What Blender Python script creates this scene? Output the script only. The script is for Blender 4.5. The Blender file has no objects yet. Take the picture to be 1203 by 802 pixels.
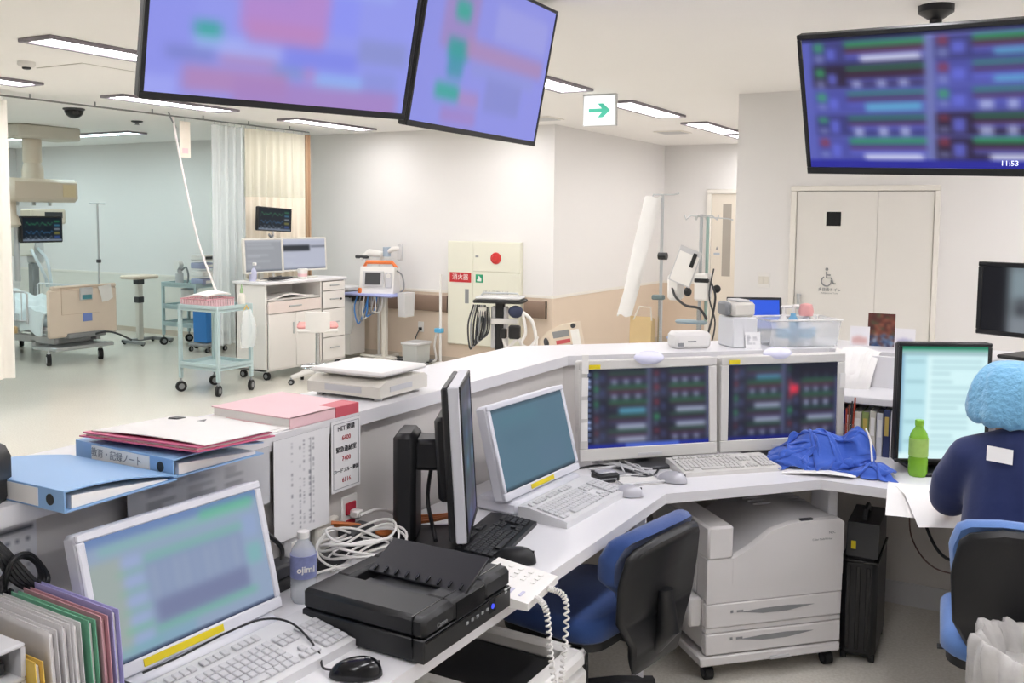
import bpy, bmesh, math, random
import numpy as np
from mathutils import Matrix, Vector
PI = math.pi
SC = bpy.context.scene
COL = SC.collection

# ------------------------------------------------------------------ camera
F_PX, PX0, PY0, YAW, PITCH, ROLL, EYE = 1130.0, 601.5, 343.6, .518, .0775, .0093, 1.66
_h = Vector((-math.sin(YAW), math.cos(YAW), 0)); _r = Vector((math.cos(YAW), math.sin(YAW), 0)); _u = Vector((0, 0, 1))
_f = _h*math.cos(PITCH) - _u*math.sin(PITCH); _u2 = _u*math.cos(PITCH) + _h*math.sin(PITCH)
_rr = _r*math.cos(ROLL) + _u2*math.sin(ROLL); _uu = _u2*math.cos(ROLL) - _r*math.sin(ROLL)
cam_data = bpy.data.cameras.new('camera'); cam = bpy.data.objects.new('camera', cam_data); COL.objects.link(cam)
_m = Matrix((_rr, _uu, -_f)).transposed().to_4x4(); _m.translation = (0, 0, EYE)
cam.matrix_world = _m
cam_data.sensor_width = 36; cam_data.lens = F_PX/1203*36
cam_data.shift_x = (601.5-PX0)/1203; cam_data.shift_y = -(401-PY0)/1203
cam_data.clip_start = .05; cam_data.clip_end = 60
SC.camera = cam

# ------------------------------------------------------------------ world, exposure
world = bpy.data.worlds.new('world'); SC.world = world; world.use_nodes = True
world.node_tree.nodes['Background'].inputs[0].default_value = (.9, .95, 1, 1)
world.node_tree.nodes['Background'].inputs[1].default_value = .3
SC.view_settings.view_transform = 'Standard'; SC.view_settings.look = 'None'
SC.view_settings.gamma = 1; SC.view_settings.exposure = 0.0
SC.view_settings.use_curve_mapping = False
LIGHT_HALL, LIGHT_STATION_ADDED, LIGHT_BAY = 18.6, 20.5, 22.0     # emission of the ceiling panels, seen and added

# ------------------------------------------------------------------ helpers
def lin(c):
    if isinstance(c, str):
        c = tuple(int(c[i:i+2], 16)/255 for i in (0, 2, 4))
    return tuple(x/12.92 if x <= .04045 else ((x+.055)/1.055)**2.4 for x in c[:3])

MATS = {}
def mat(name, col, rough=.5, metal=0, var=.06, scale=6, bump=0, bscale=60, spec=.5, trans=0, alpha=1, emit=0, coat=0, sheen=0):
    if name in MATS: return MATS[name]
    m = bpy.data.materials.new(name); m.use_nodes = True; MATS[name] = m
    nt = m.node_tree; b = nt.nodes['Principled BSDF']; c = lin(col)
    b.inputs['Base Color'].default_value = (*c, 1); b.inputs['Roughness'].default_value = rough
    b.inputs['Metallic'].default_value = metal; b.inputs['Specular IOR Level'].default_value = spec
    b.inputs['Transmission Weight'].default_value = trans; b.inputs['Alpha'].default_value = alpha
    b.inputs['Coat Weight'].default_value = coat
    b.inputs['Sheen Weight'].default_value = sheen
    if emit:
        b.inputs['Emission Color'].default_value = (*c, 1); b.inputs['Emission Strength'].default_value = emit
    tc = nt.nodes.new('ShaderNodeTexCoord')
    if var:
        n = nt.nodes.new('ShaderNodeTexNoise'); n.inputs['Scale'].default_value = scale; n.inputs['Detail'].default_value = 4
        r = nt.nodes.new('ShaderNodeMapRange'); r.inputs['To Min'].default_value = 1-var; r.inputs['To Max'].default_value = 1+var*.4
        mx = nt.nodes.new('ShaderNodeMix'); mx.data_type = 'RGBA'; mx.blend_type = 'MULTIPLY'; mx.inputs[0].default_value = 1
        mx.inputs[6].default_value = (*c, 1)
        nt.links.new(tc.outputs['Object'], n.inputs['Vector']); nt.links.new(n.outputs['Fac'], r.inputs['Value'])
        nt.links.new(r.outputs[0], mx.inputs[7]); nt.links.new(mx.outputs[2], b.inputs['Base Color'])
    if bump:
        n2 = nt.nodes.new('ShaderNodeTexNoise'); n2.inputs['Scale'].default_value = bscale; n2.inputs['Detail'].default_value = 3
        bp = nt.nodes.new('ShaderNodeBump'); bp.inputs['Strength'].default_value = bump; bp.inputs['Distance'].default_value = .01
        nt.links.new(tc.outputs['Object'], n2.inputs['Vector']); nt.links.new(n2.outputs['Fac'], bp.inputs['Height'])
        nt.links.new(bp.outputs[0], b.inputs['Normal'])
    return m

def paint_mat(name, emit):
    """colour from the mesh attribute: screens (emissive) and flat print"""
    if name in MATS: return MATS[name]
    m = bpy.data.materials.new(name); m.use_nodes = True; MATS[name] = m
    nt = m.node_tree; b = nt.nodes['Principled BSDF']
    a = nt.nodes.new('ShaderNodeVertexColor'); a.layer_name = 'Col'
    if emit:
        b.inputs['Base Color'].default_value = (.01, .01, .012, 1); b.inputs['Roughness'].default_value = .4; b.inputs['Specular IOR Level'].default_value = .15
        nt.links.new(a.outputs[0], b.inputs['Emission Color']); b.inputs['Emission Strength'].default_value = emit
    else:
        nt.links.new(a.outputs[0], b.inputs['Base Color']); b.inputs['Roughness'].default_value = .6
    return m

class MB:
    """collects shapes into one mesh"""
    def __init__(s): s.v = []; s.f = []
    def add(s, vs, fs, M=None):
        o = len(s.v)
        for p in vs:
            p = Vector(p); s.v.append(tuple(M @ p) if M is not None else tuple(p))
        s.f += [tuple(i+o for i in f) for f in fs]; return s
    def box(s, x0, x1, y0, y1, z0, z1, b=0, M=None):
        if x0 > x1: x0, x1 = x1, x0
        if y0 > y1: y0, y1 = y1, y0
        if z0 > z1: z0, z1 = z1, z0
        b = min(b, (x1-x0)*.45, (y1-y0)*.45, (z1-z0)*.45)
        if b <= 0:
            vs = [(x, y, z) for z in (z0, z1) for y in (y0, y1) for x in (x0, x1)]
            fs = [(0,2,3,1),(4,5,7,6),(0,1,5,4),(2,6,7,3),(0,4,6,2),(1,3,7,5)]
            return s.add(vs, fs, M)
        vs = []; idx = {}
        for i, x in enumerate((x0, x1)):
            for j, y in enumerate((y0, y1)):
                for k, z in enumerate((z0, z1)):
                    sx, sy, sz = (1-2*i)*b, (1-2*j)*b, (1-2*k)*b
                    for a, p in enumerate(((x, y+sy, z+sz), (x+sx, y, z+sz), (x+sx, y+sy, z))):
                        idx[i,j,k,a] = len(vs); vs.append(p)
        fs = []
        def q(l): fs.append(tuple(l))
        for i in (0, 1):
            l = [idx[i,0,0,0], idx[i,1,0,0], idx[i,1,1,0], idx[i,0,1,0]]; q(l if i else l[::-1])
            l = [idx[0,i,0,1], idx[0,i,1,1], idx[1,i,1,1], idx[1,i,0,1]]; q(l if i else l[::-1])
            l = [idx[0,0,i,2], idx[1,0,i,2], idx[1,1,i,2], idx[0,1,i,2]]; q(l if i else l[::-1])
        for j in (0, 1):
            for k in (0, 1):
                l = [idx[0,j,k,1], idx[1,j,k,1], idx[1,j,k,2], idx[0,j,k,2]]; q(l if (j ^ k) else l[::-1])
                q([idx[j,0,k,0], idx[j,1,k,0], idx[j,1,k,2], idx[j,0,k,2]])
                q([idx[j,k,0,0], idx[j,k,1,0], idx[j,k,1,1], idx[j,k,0,1]])
        for i in (0, 1):
            for j in (0, 1):
                for k in (0, 1): q([idx[i,j,k,0], idx[i,j,k,1], idx[i,j,k,2]])
        return s.add(vs, fs, M)
    def cbox(s, c, d, b=0, M=None):
        return s.box(c[0]-d[0]/2, c[0]+d[0]/2, c[1]-d[1]/2, c[1]+d[1]/2, c[2]-d[2]/2, c[2]+d[2]/2, b, M)
    def cyl(s, p0, p1, r, r1=None, n=16, M=None):
        return s.tube([p0, p1], [r, r if r1 is None else r1], n, M=M)
    def tube(s, pts, r, n=8, caps=True, closed=False, M=None):
        pts = [Vector(p) for p in pts]; N = len(pts)
        rs = r if isinstance(r, (list, tuple)) else [r]*N
        T = []
        for i in range(N):
            a = pts[i-1] if (i > 0 or closed) else pts[i]; c = pts[(i+1) % N] if (i < N-1 or closed) else pts[i]
            d = c-a; T.append(d.normalized() if d.length > 1e-9 else Vector((0, 0, 1)))
        ref = Vector((0, 0, 1)) if abs(T[0].z) < .9 else Vector((1, 0, 0))
        nn = T[0].cross(ref).normalized(); vs = []
        for i in range(N):
            nn = (nn - T[i]*nn.dot(T[i]));
            nn = nn.normalized() if nn.length > 1e-6 else T[i].orthogonal().normalized()
            bb = T[i].cross(nn)
            for k in range(n):
                a = 2*PI*k/n; vs.append(pts[i] + (nn*math.cos(a)+bb*math.sin(a))*rs[i])
        fs = []
        for i in range(N if closed else N-1):
            j = (i+1) % N
            for k in range(n):
                k2 = (k+1) % n; fs.append((i*n+k, i*n+k2, j*n+k2, j*n+k))
        if caps and not closed:
            fs.append(tuple(range(n-1, -1, -1))); fs.append(tuple((N-1)*n+k for k in range(n)))
        return s.add(vs, fs, M)
    def lathe(s, prof, n=24, c=(0, 0, 0), M=None):
        vs = []; fs = []
        for r, z in prof:
            for k in range(n):
                a = 2*PI*k/n; vs.append((c[0]+r*math.cos(a), c[1]+r*math.sin(a), c[2]+z))
        for i in range(len(prof)-1):
            for k in range(n):
                k2 = (k+1) % n; fs.append((i*n+k, i*n+k2, (i+1)*n+k2, (i+1)*n+k))
        fs.append(tuple(range(n-1, -1, -1))); fs.append(tuple((len(prof)-1)*n+k for k in range(n)))
        return s.add(vs, fs, M)
    def prism(s, poly, z0, z1, M=None):
        """polygon in x,y extruded along z"""
        n = len(poly)
        vs = [(x, y, z0) for x, y in poly]+[(x, y, z1) for x, y in poly]
        fs = [tuple(range(n-1, -1, -1)), tuple(range(n, 2*n))]+[(i, (i+1) % n, n+(i+1) % n, n+i) for i in range(n)]
        return s.add(vs, fs, M)
    def xprism(s, poly, x0, x1, M=None):
        """polygon given as (y, z), extruded along x"""
        n = len(poly)
        vs = [(x0, y, z) for y, z in poly]+[(x1, y, z) for y, z in poly]
        fs = [tuple(range(n-1, -1, -1)), tuple(range(n, 2*n))]+[(i, (i+1) % n, n+(i+1) % n, n+i) for i in range(n)]
        return s.add(vs, fs, M)
    def yprism(s, poly, y0, y1, M=None):
        """polygon given as (x, z), extruded along y"""
        n = len(poly)
        vs = [(x, y0, z) for x, z in poly]+[(x, y1, z) for x, z in poly]
        fs = [tuple(range(n)), tuple(range(2*n-1, n-1, -1))]+[(i, n+i, n+(i+1) % n, (i+1) % n) for i in range(n)]
        return s.add(vs, fs, M)
    def ell(s, c, r, n=16, m=10, M=None):
        if not isinstance(r, (list, tuple)): r = (r, r, r)
        vs = [(c[0], c[1], c[2]-r[2])]; fs = []
        for i in range(1, m):
            t = PI*i/m
            for k in range(n):
                a = 2*PI*k/n; vs.append((c[0]+r[0]*math.sin(t)*math.cos(a), c[1]+r[1]*math.sin(t)*math.sin(a), c[2]-r[2]*math.cos(t)))
        vs.append((c[0], c[1], c[2]+r[2]))
        for k in range(n):
            fs.append((0, 1+(k+1) % n, 1+k)); fs.append((len(vs)-1, 1+(m-2)*n+k, 1+(m-2)*n+(k+1) % n))
        for i in range(m-2):
            for k in range(n):
                k2 = (k+1) % n; fs.append((1+i*n+k, 1+i*n+k2, 1+(i+1)*n+k2, 1+(i+1)*n+k))
        return s.add(vs, fs, M)
    def surf(s, fn, nu, nv, M=None, closeu=False):
        vs = [fn(i/(nu if closeu else nu-1), j/(nv-1)) for j in range(nv) for i in range(nu)]
        fs = [(j*nu+i, j*nu+(i+1) % nu, (j+1)*nu+(i+1) % nu, (j+1)*nu+i) for j in range(nv-1) for i in range(nu if closeu else nu-1)]
        return s.add(vs, fs, M)
    def slab(s, fn, nu, nv, th, M=None):
        """thin sheet with real thickness along z of fn"""
        top = [Vector(fn(i/(nu-1), j/(nv-1))) for j in range(nv) for i in range(nu)]
        o = nu*nv; nor = []
        for j in range(nv):
            for i in range(nu):
                a = top[j*nu+min(i+1, nu-1)]-top[j*nu+max(i-1, 0)]; b = top[min(j+1, nv-1)*nu+i]-top[max(j-1, 0)*nu+i]
                c = a.cross(b); nor.append(c.normalized() if c.length > 1e-9 else Vector((0, 0, 1)))
        vs = top+[p-q*th for p, q in zip(top, nor)]
        fs = []
        for j in range(nv-1):
            for i in range(nu-1):
                a = j*nu+i; q = (a, a+1, a+1+nu, a+nu); fs.append(q); fs.append(tuple(o+k for k in q[::-1]))
        ring = [i for i in range(nu)]+[j*nu+nu-1 for j in range(1, nv)]+[(nv-1)*nu+i for i in range(nu-2, -1, -1)]+[j*nu for j in range(nv-2, 0, -1)]
        for k in range(len(ring)):
            a, b = ring[k], ring[(k+1) % len(ring)]; fs.append((b, a, o+a, o+b))
        return s.add(vs, fs, M)
    def build(s, name, m, parent=None, loc=None, rot=None, smooth=40, mods=None):
        me = bpy.data.meshes.new(name); me.from_pydata(s.v, [], s.f); me.validate()
        bm = bmesh.new(); bm.from_mesh(me); bmesh.ops.recalc_face_normals(bm, faces=bm.faces[:]); bm.to_mesh(me); bm.free()
        if smooth:
            me.polygons.foreach_set('use_smooth', [True]*len(me.polygons))
            me.set_sharp_from_angle(angle=math.radians(smooth))
        me.materials.append(m)
        o = bpy.data.objects.new(name, me); COL.objects.link(o)
        if parent: o.parent = parent
        if loc: o.location = loc
        if rot: o.rotation_euler = rot
        return o

def tag(o, label, cat, group=None):
    o['label'] = label; o['category'] = cat
    if group: o['group'] = group
    return o
def thing(name, label, cat, loc=(0, 0, 0), rotz=0, group=None):
    o = bpy.data.objects.new(name, None); COL.objects.link(o); o.empty_display_size = .05
    o.location = loc; o.rotation_euler = (0, 0, rotz)
    return tag(o, label, cat, group)
def struct(o): o['kind'] = 'structure'; return o
def copy_tree(o, parent=None):
    c = o.copy(); COL.objects.link(c); c.parent = parent
    for ch in o.children: copy_tree(ch, c)
    return c
def dup(o, loc, rotz, label=None):
    c = copy_tree(o); c.location = loc; c.rotation_euler = (0, 0, rotz)
    if label: c['label'] = label
    return c
def T(x=0, y=0, z=0): return Matrix.Translation((x, y, z))
def R(ax, a): return Matrix.Rotation(a, 4, ax)

def text(name, s, size, m, parent, M, align='CENTER', thick=.0004, bold=0):
    cu = bpy.data.curves.new(name, 'FONT'); cu.body = s; cu.size = size; cu.align_x = align; cu.align_y = 'CENTER'
    cu.extrude = thick; cu.offset = bold; cu.resolution_u = 2
    t = bpy.data.objects.new(name, cu); COL.objects.link(t)
    bpy.context.view_layer.update()
    me = bpy.data.meshes.new_from_object(t)
    bpy.data.objects.remove(t); bpy.data.curves.remove(cu)
    me.transform(M); me.materials.clear(); me.materials.append(m); me.name = name
    o = bpy.data.objects.new(name, me); COL.objects.link(o); o.parent = parent
    return o

def blur(a, s):
    if s <= 0: return a
    k = int(3*s+1); x = np.arange(-k, k+1); w = np.exp(-x*x/(2*s*s)); w /= w.sum()
    for ax in (0, 1):
        p = np.pad(a, [(k, k) if i == ax else (0, 0) for i in range(3)], mode='edge')
        a = sum(w[i]*np.take(p, range(i, i+a.shape[ax]), axis=ax) for i in range(2*k+1))
    return a
def canvas(nx, ny, col):
    a = np.zeros((ny, nx, 3)); a[:] = hexc(col); return a
def hexc(c): return np.array([int(c[i:i+2], 16)/255 for i in (0, 2, 4)]) if isinstance(c, str) else np.array(c)
def rect(a, x0, y0, x1, y1, col, al=1):
    """fractions of the canvas, y down"""
    ny, nx, _ = a.shape
    X0, X1, Y0, Y1 = int(round(x0*nx)), max(int(round(x1*nx)), int(round(x0*nx))+1), int(round(y0*ny)), max(int(round(y1*ny)), int(round(y0*ny))+1)
    a[Y0:Y1, X0:X1] = a[Y0:Y1, X0:X1]*(1-al)+hexc(col)*al
def painted(name, img, w, h, m, parent, M, th=.0006):
    """flat print or screen: a thin panel whose front (local -Y) carries img; origin bottom centre, x right, z up"""
    ny, nx, _ = img.shape
    vs = []; fs = []
    for j in range(ny+1):
        for i in range(nx+1): vs.append((-w/2+w*i/nx, 0, h-h*j/ny))
    for j in range(ny):
        for i in range(nx):
            a = j*(nx+1)+i; fs.append((a, a+nx+1, a+nx+2, a+1))
    nf = len(fs); o = len(vs)
    vs += [(-w/2, th, h), (w/2, th, h), (w/2, th, 0), (-w/2, th, 0)]; fs.append((o, o+1, o+2, o+3))
    me = bpy.data.meshes.new(name); me.from_pydata([tuple(M @ Vector(p)) for p in vs], [], fs)
    ext = np.pad(img, ((0, 1), (0, 1), (0, 0)), mode='edge'); ex2 = np.pad(img, ((1, 0), (1, 0), (0, 0)), mode='edge')
    ex3 = np.pad(img, ((1, 0), (0, 1), (0, 0)), mode='edge'); ex4 = np.pad(img, ((0, 1), (1, 0), (0, 0)), mode='edge')
    pts = ((ext+ex2+ex3+ex4)/4).reshape(-1, 3)
    lc = np.where(pts <= .04045, pts/12.92, ((pts+.055)/1.055)**2.4)
    colr = np.ones((len(vs), 4)); colr[:len(pts), :3] = lc; colr[len(pts):, :3] = .05
    at = me.color_attributes.new('Col', 'FLOAT_COLOR', 'POINT'); at.data.foreach_set('color', colr.astype(np.float32).ravel())
    me.materials.append(m)
    ob = bpy.data.objects.new(name, me); COL.objects.link(ob); ob.parent = parent
    return ob
def cable(pts, n=8):
    """Catmull-Rom through pts"""
    P = [Vector(p) for p in pts]; P = [P[0]]+P+[P[-1]]; out = []
    for i in range(1, len(P)-2):
        for k in range(n):
            t = k/n; a, b, c, d = P[i-1], P[i], P[i+1], P[i+2]
            out.append(.5*((2*b)+(c-a)*t+(2*a-5*b+4*c-d)*t*t+(3*b-a-3*c+d)*t**3))
    return out+[P[-2]]
RNG = random.Random(7)
# ------------------------------------------------------------------ materials
M_wall = mat('wall_paint', 'ECEAE8', .7, var=.03, scale=1.2, bump=.05, bscale=180)
M_wains = mat('wainscot_vinyl', 'E2D0BC', .6, var=.04, scale=2)
M_ceil = mat('ceiling_paint', 'FAF8F5', .85, var=.03, scale=.8)
M_trim = mat('trim_white', 'EFEBE3', .5, var=.02)
M_bump = mat('bumper_rail_plastic', '8F7868', .55, var=.05)
M_base = mat('baseboard_vinyl', 'CDBFAE', .5, var=.04)
M_white = mat('white_plastic', 'ECEAE6', .42, var=.03)
M_offw = mat('offwhite_plastic', 'E2DED4', .45, var=.04)
M_lgrey = mat('light_grey_plastic', 'CFCFD0', .45, var=.04)
M_grey = mat('grey_plastic', '8F9192', .5, var=.05)
M_dgrey = mat('dark_grey_plastic', '3D3E41', .5, var=.08)
M_black = mat('black_plastic', '17181A', .42, var=.1, bump=.03, bscale=300)
M_gloss = mat('gloss_black', '101114', .18, var=.05)
M_chrome = mat('chrome_steel', 'C9CCCE', .22, metal=1, var=.05)
M_steel = mat('brushed_steel', 'C6C9CB', .35, metal=.6, var=.06)
M_paper = mat('paper_white', 'F2F0EC', .75, var=.03, scale=20)
M_lam = mat('laminate_white', 'E6E5E7', .33, var=.02, scale=3)
M_panel = mat('counter_panel_laminate', 'D4D0CB', .5, var=.03, scale=2)
M_rubber = mat('rubber_black', '1C1C1D', .75, var=.1)
M_teal = mat('cart_teal_enamel', 'B7CCCD', .4, var=.05)
M_beige = mat('bed_board_beige', 'E9D8C6', .45, var=.05)
M_glass = mat('clear_plastic', 'F2F6F7', .08, var=0, trans=.9, alpha=.35)
M_blue = mat('blue_plastic', '3C86D2', .45, var=.06)
M_lblue = mat('binder_light_blue', '8FB7E3', .5, var=.04)
M_red = mat('red_sign', 'C62F33', .5, var=.04)
M_pink = mat('pink_card', 'EFC9CD', .6, var=.06)
M_orange = mat('orange_plastic', 'E77A3C', .5, var=.06)
M_yellow = mat('yellow_label', 'E8D21E', .55, var=.05)
M_ink = mat('black_ink', '23252B', .7, var=0)
M_inkred = mat('red_ink', 'BC4A50', .7, var=0)
M_screen = paint_mat('screen_light', 1.0)
M_screen_d = paint_mat('screen_light_dim', .8)
M_tv = paint_mat('tv_light', 1.0)
M_print = paint_mat('flat_print', 0)

def floor_mat():
    m = mat('floor_vinyl', 'D8D2C3', .2, var=0); nt = m.node_tree; b = nt.nodes['Principled BSDF']
    tc = nt.nodes.new('ShaderNodeTexCoord')
    n = nt.nodes.new('ShaderNodeTexNoise'); n.inputs['Scale'].default_value = 90; n.inputs['Detail'].default_value = 2
    n2 = nt.nodes.new('ShaderNodeTexNoise'); n2.inputs['Scale'].default_value = .9; n2.inputs['Detail'].default_value = 5
    cr = nt.nodes.new('ShaderNodeValToRGB'); cr.color_ramp.elements[0].position = .3; cr.color_ramp.elements[1].position = .7
    cr.color_ramp.elements[0].color = (*lin('D2CDC1'), 1); cr.color_ramp.elements[1].color = (*lin('E2DED4'), 1)
    rr = nt.nodes.new('ShaderNodeMapRange'); rr.inputs['To Min'].default_value = .14; rr.inputs['To Max'].default_value = .3
    nt.links.new(tc.outputs['Object'], n.inputs['Vector']); nt.links.new(tc.outputs['Object'], n2.inputs['Vector'])
    nt.links.new(n.outputs['Fac'], cr.inputs[0]); nt.links.new(cr.outputs[0], b.inputs['Base Color'])
    nt.links.new(n2.outputs['Fac'], rr.inputs[0]); nt.links.new(rr.outputs[0], b.inputs['Roughness'])
    return m

# ------------------------------------------------------------------ room shell
CEIL = 2.65
struct(MB().box(-14, 3, -3.2, 12.6, -.1, 0).build('floor', floor_mat(), smooth=0))
struct(MB().box(-14, 3, -3.2, 12.6, CEIL, CEIL+.1).build('ceiling', M_ceil, smooth=0))
def wall(name, x0, x1, y0, y1, face=None, rail=True, wains=True):
    w = struct(MB().box(x0, x1, y0, y1, 0, CEIL).build(name, M_wall, smooth=0))
    if face and wains:
        ax, s, a0, a1 = face
        def strip(n, z0, z1, t, m):
            if ax == 'y': c = (y0 if s < 0 else y1); b = MB().box(a0, a1, c, c+s*t, z0, z1)
            else: c = (x0 if s < 0 else x1); b = MB().box(c, c+s*t, a0, a1, z0, z1)
            b.build(n, m, w, smooth=0)
        if name == 'wall_back':
            MB().box(-8.1, a1, y0-.004, y0, .07, .80).build('wainscot', M_wains, w, smooth=0); MB().box(a0, -8.1, y0-.004, y0, .07, .80).build('wainscot', mat('wainscot_pale', 'E6E4DC', .6, var=.03), w, smooth=0)
        else: strip('wainscot', .07, .80, .004, M_wains)
        strip('dado_trim', .80, .83, .012, M_trim)
        strip('skirting', 0, .07, .010, M_base)
    return w
wall('wall_back', -14, -4.71, 9.15, 9.3, ('y', -1, -14, -4.71))
wall('wall_corridor', -4.86, -4.71, 9.3, 12.4, ('x', 1, 9.15, 12.4))
wall('wall_end', -4.86, -2.1, 12.4, 12.55, ('y', -1, -4.71, -2.26))
wall('wall_right', -2.26, 3, 7.55, 7.7)
wall('wall_passage', -2.26, -2.11, 7.7, 12.4)
wall('wall_left', -14.1, -14, -3.2, 9.3)
wall('wall_front', -14, 3, -3.3, -3.2)
wall('wall_side', 3, 3.1, -3.3, 7.7)
def bumper(n, x0, x1):
    b = MB().xprism([(9.14, .58), (9.115, .585), (9.105, .6), (9.105, .745), (9.115, .762), (9.14, .767)], x0, x1).build(n, M_bump); struct(b)
    MB().box(x1-.012, x1, 9.102, 9.14, .577, .77, .004).build('end_cap', M_bump, b)
bumper('trim_1', -8.0, -6.04); bumper('trim_2', -5.04, -4.775)

# doors
def toilet_door():
    d = thing('door_1', 'pale double sliding toilet door with a wheelchair sign and dark square window', 'door', (0, 7.55, 0)); struct(d)
    f = MB(); f.box(-1.825, -1.78, -.03, .0, 0, 1.884, .004); f.box(-.80, -.765, -.03, 0, 0, 1.884, .004); f.box(-1.825, -.765, -.03, 0, 1.885, 1.925, .004)
    f.build('door_frame', M_trim, d)
    M_door = mat('door_leaf', 'E9E6E0', .5, var=.02)
    lf = MB().box(-1.776, -1.19, -.018, 0, .01, 1.88, .003).build('door_leaf', M_door, d)
    MB().box(-1.19, -.804, -.012, 0, .01, 1.88, .003).build('door_leaf', M_door, d)
    MB().box(-1.556, -1.449, -.0195, -.018, 1.622, 1.728).build('window_pane', M_gloss, lf)
    MB().cyl((-1.74, -.05, .98), (-1.74, -.05, 1.10), .012).box(-1.755, -1.725, -.045, -.018, .985, 1.0).box(-1.755, -1.725, -.045, -.018, 1.08, 1.095).build('handle', M_steel, lf)
    # wheelchair symbol
    s = MB(); cx, z = -1.535, 1.205; Y = -.0195
    pts = [(cx-.005+.036*math.cos(a), Y, z-.003+.036*math.sin(a)) for a in np.linspace(math.radians(120), math.radians(375), 22)]
    s.tube(pts, .0055, 6); s.ell((cx-.004, Y, z+.088), (.012, .003, .012), 12, 6)
    s.tube([(cx-.006, Y, z+.07), (cx-.004, Y, z+.022), (cx+.030, Y, z+.022), (cx+.048, Y, z-.022), (cx+.062, Y, z-.018)], .006, 6)
    s.tube([(cx-.004, Y, z+.045), (cx+.025, Y, z+.045)], .005, 6)
    s.build('wheelchair_symbol', M_grey, lf)
    K = T(-1.515, -.0193, 1.137) @ R('X', PI/2)
    text('lettering', '多目的トイレ', .028, M_grey, lf, K, bold=.0006)
    text('lettering', 'Multipurpose Toilet', .016, M_grey, lf, T(-1.515, -.0193, 1.112) @ R('X', PI/2))
toilet_door()
def end_door():
    d = thing('door_2', 'cream passage door with a tall narrow grey window at the corridor end', 'door', (0, 12.4, 0)); struct(d)
    MB().box(-4.09, -4.03, -.05, 0, 0, 1.999, .004).box(-3.0, -2.94, -.05, 0, 0, 1.999, .004).box(-4.09, -2.94, -.05, 0, 2.0, 2.06, .004).build('door_frame', M_trim, d)
    lf = MB().box(-4.028, -3.002, -.03, 0, .01, 1.998, .003).build('door_leaf', mat('door_leaf_cream', 'E8E0D2', .5, var=.02), d)
    MB().box(-3.875, -3.76, -.032, -.03, .92, 1.87).build('window_pane', mat('frosted_grey_glass', 'AFA89D', .3, var=.05), lf)
    MB().yprism([(-3.96, 1.27), (-3.93, 1.27), (-3.945, 1.31)], -.033, -.03).build('symbol', M_grey, lf)
    MB().box(-3.985, -3.905, -.033, -.03, 1.20, 1.225).build('name_strip', mat('pale_blue_strip', 'B9C3CF', .6), lf)
end_door()
sp = thing('light_switch', 'white double wall switch plate beside the toilet door', 'switch', (-2.02, 7.55, 1.13))
MB().box(-.05, .05, -.008, 0, 0, .12, .003).build('plate', M_white, sp)
for i in (-1, 1): MB().box(-.02+i*.02, .02+i*.02-.002, -.012, -.008, .03, .09, .002).build('rocker', M_offw, sp)

# ------------------------------------------------------------------ ceiling panels (the room's lamps, and unseen ones added for light)
M_lframe = mat('lamp_frame_grey', '8E8790', .45, metal=.3, var=.04)
def lampmat(n, col, e, base=(.9, .9, .9)):
    m = bpy.data.materials.new(n); m.use_nodes = True; b = m.node_tree.nodes['Principled BSDF']
    b.inputs['Base Color'].default_value = (*base, 1); b.inputs['Emission Color'].default_value = (*col, 1); b.inputs['Emission Strength'].default_value = e
    return m
M_lampw = lampmat('lamp_diffuser_hall', (.99, .965, .975), LIGHT_HALL)
M_lamp_added = lampmat('lamp_diffuser_added', (.98, .96, 1), LIGHT_STATION_ADDED)
M_lampc = lampmat('lamp_diffuser_cool', (.78, .97, 1.0), LIGHT_BAY)
def make_lamp(label, group, dm):
    t = thing('ceiling_light', label, 'ceiling light', group=group)
    L, W = 1.3, .29
    f = MB(); f.box(-W/2, W/2, 0, .035, -.022, 0, .004); f.box(-W/2, W/2, L-.035, L, -.022, 0, .004)
    f.box(-W/2, -W/2+.035, .035, L-.035, -.022, 0, .004); f.box(W/2-.035, W/2, .035, L-.035, -.022, 0, .004)
    f.build('frame', M_lframe, t)
    MB().box(-W/2+.035, W/2-.035, .035, L-.035, -.014, -.004).build('diffuser', dm, t, smooth=0)
    return t
lamp0 = make_lamp('long recessed ceiling light panel in a grey frame', 'ceiling light panels over the hall', M_lampw)
spots = [(-3.3, y) for y in (1.5, 3.45, 5.47, 7.55, 9.49, 10.95)]+[(-5.06, y) for y in (1.5, 3.43, 5.4, 7.45)]+[(-6.9, y) for y in (1.4, 3.36, 5.365, 7.45)]
lamp_added = make_lamp('unseen ceiling light panel added to brighten the nurse station', 'unseen ceiling light panels added over the station', M_lamp_added)
for i, (x, y) in enumerate([(-.5, .7), (-.5, 2.75), (1.3, 1.2), (1.3, 3.2), (.75, 4.3), (.6, 5.95), (2.2, 5.0), (-.5, -1.2)]):  # none in view: added to brighten the desk and the right wall
    o = lamp_added if i == 0 else copy_tree(lamp_added); o.location = (x, y, CEIL)
spots += [(-5.0, -1.0)]  # unseen extra panel, added for its light
LAB = {(-5.06, 3.43): 'ceiling light panel nearest the square access panel', (-6.9, 3.36): 'ceiling light panel above the near white curtain', (-6.9, 5.365): 'ceiling light panel over the hanging strap and card',
       (-6.9, 7.45): 'ceiling light panel above the workstation cabinet', (-3.3, 5.47): 'ceiling light panel just before the exit sign', (-3.3, 7.55): 'ceiling light panel just past the exit sign', (-3.3, 9.49): 'ceiling light panel at the mouth of the corridor', (-3.3, 10.95): 'ceiling light panel deepest in the corridor'}
for i, (x, y) in enumerate(spots):
    o = lamp0 if i == 0 else copy_tree(lamp0); o.location = (x, y, CEIL)
    if (x, y) in LAB: o['label'] = LAB[x, y]
lamp1 = make_lamp('ceiling light panel lying crosswise over the bed bay', 'ceiling light panels over the bed bay', M_lampc)
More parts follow.
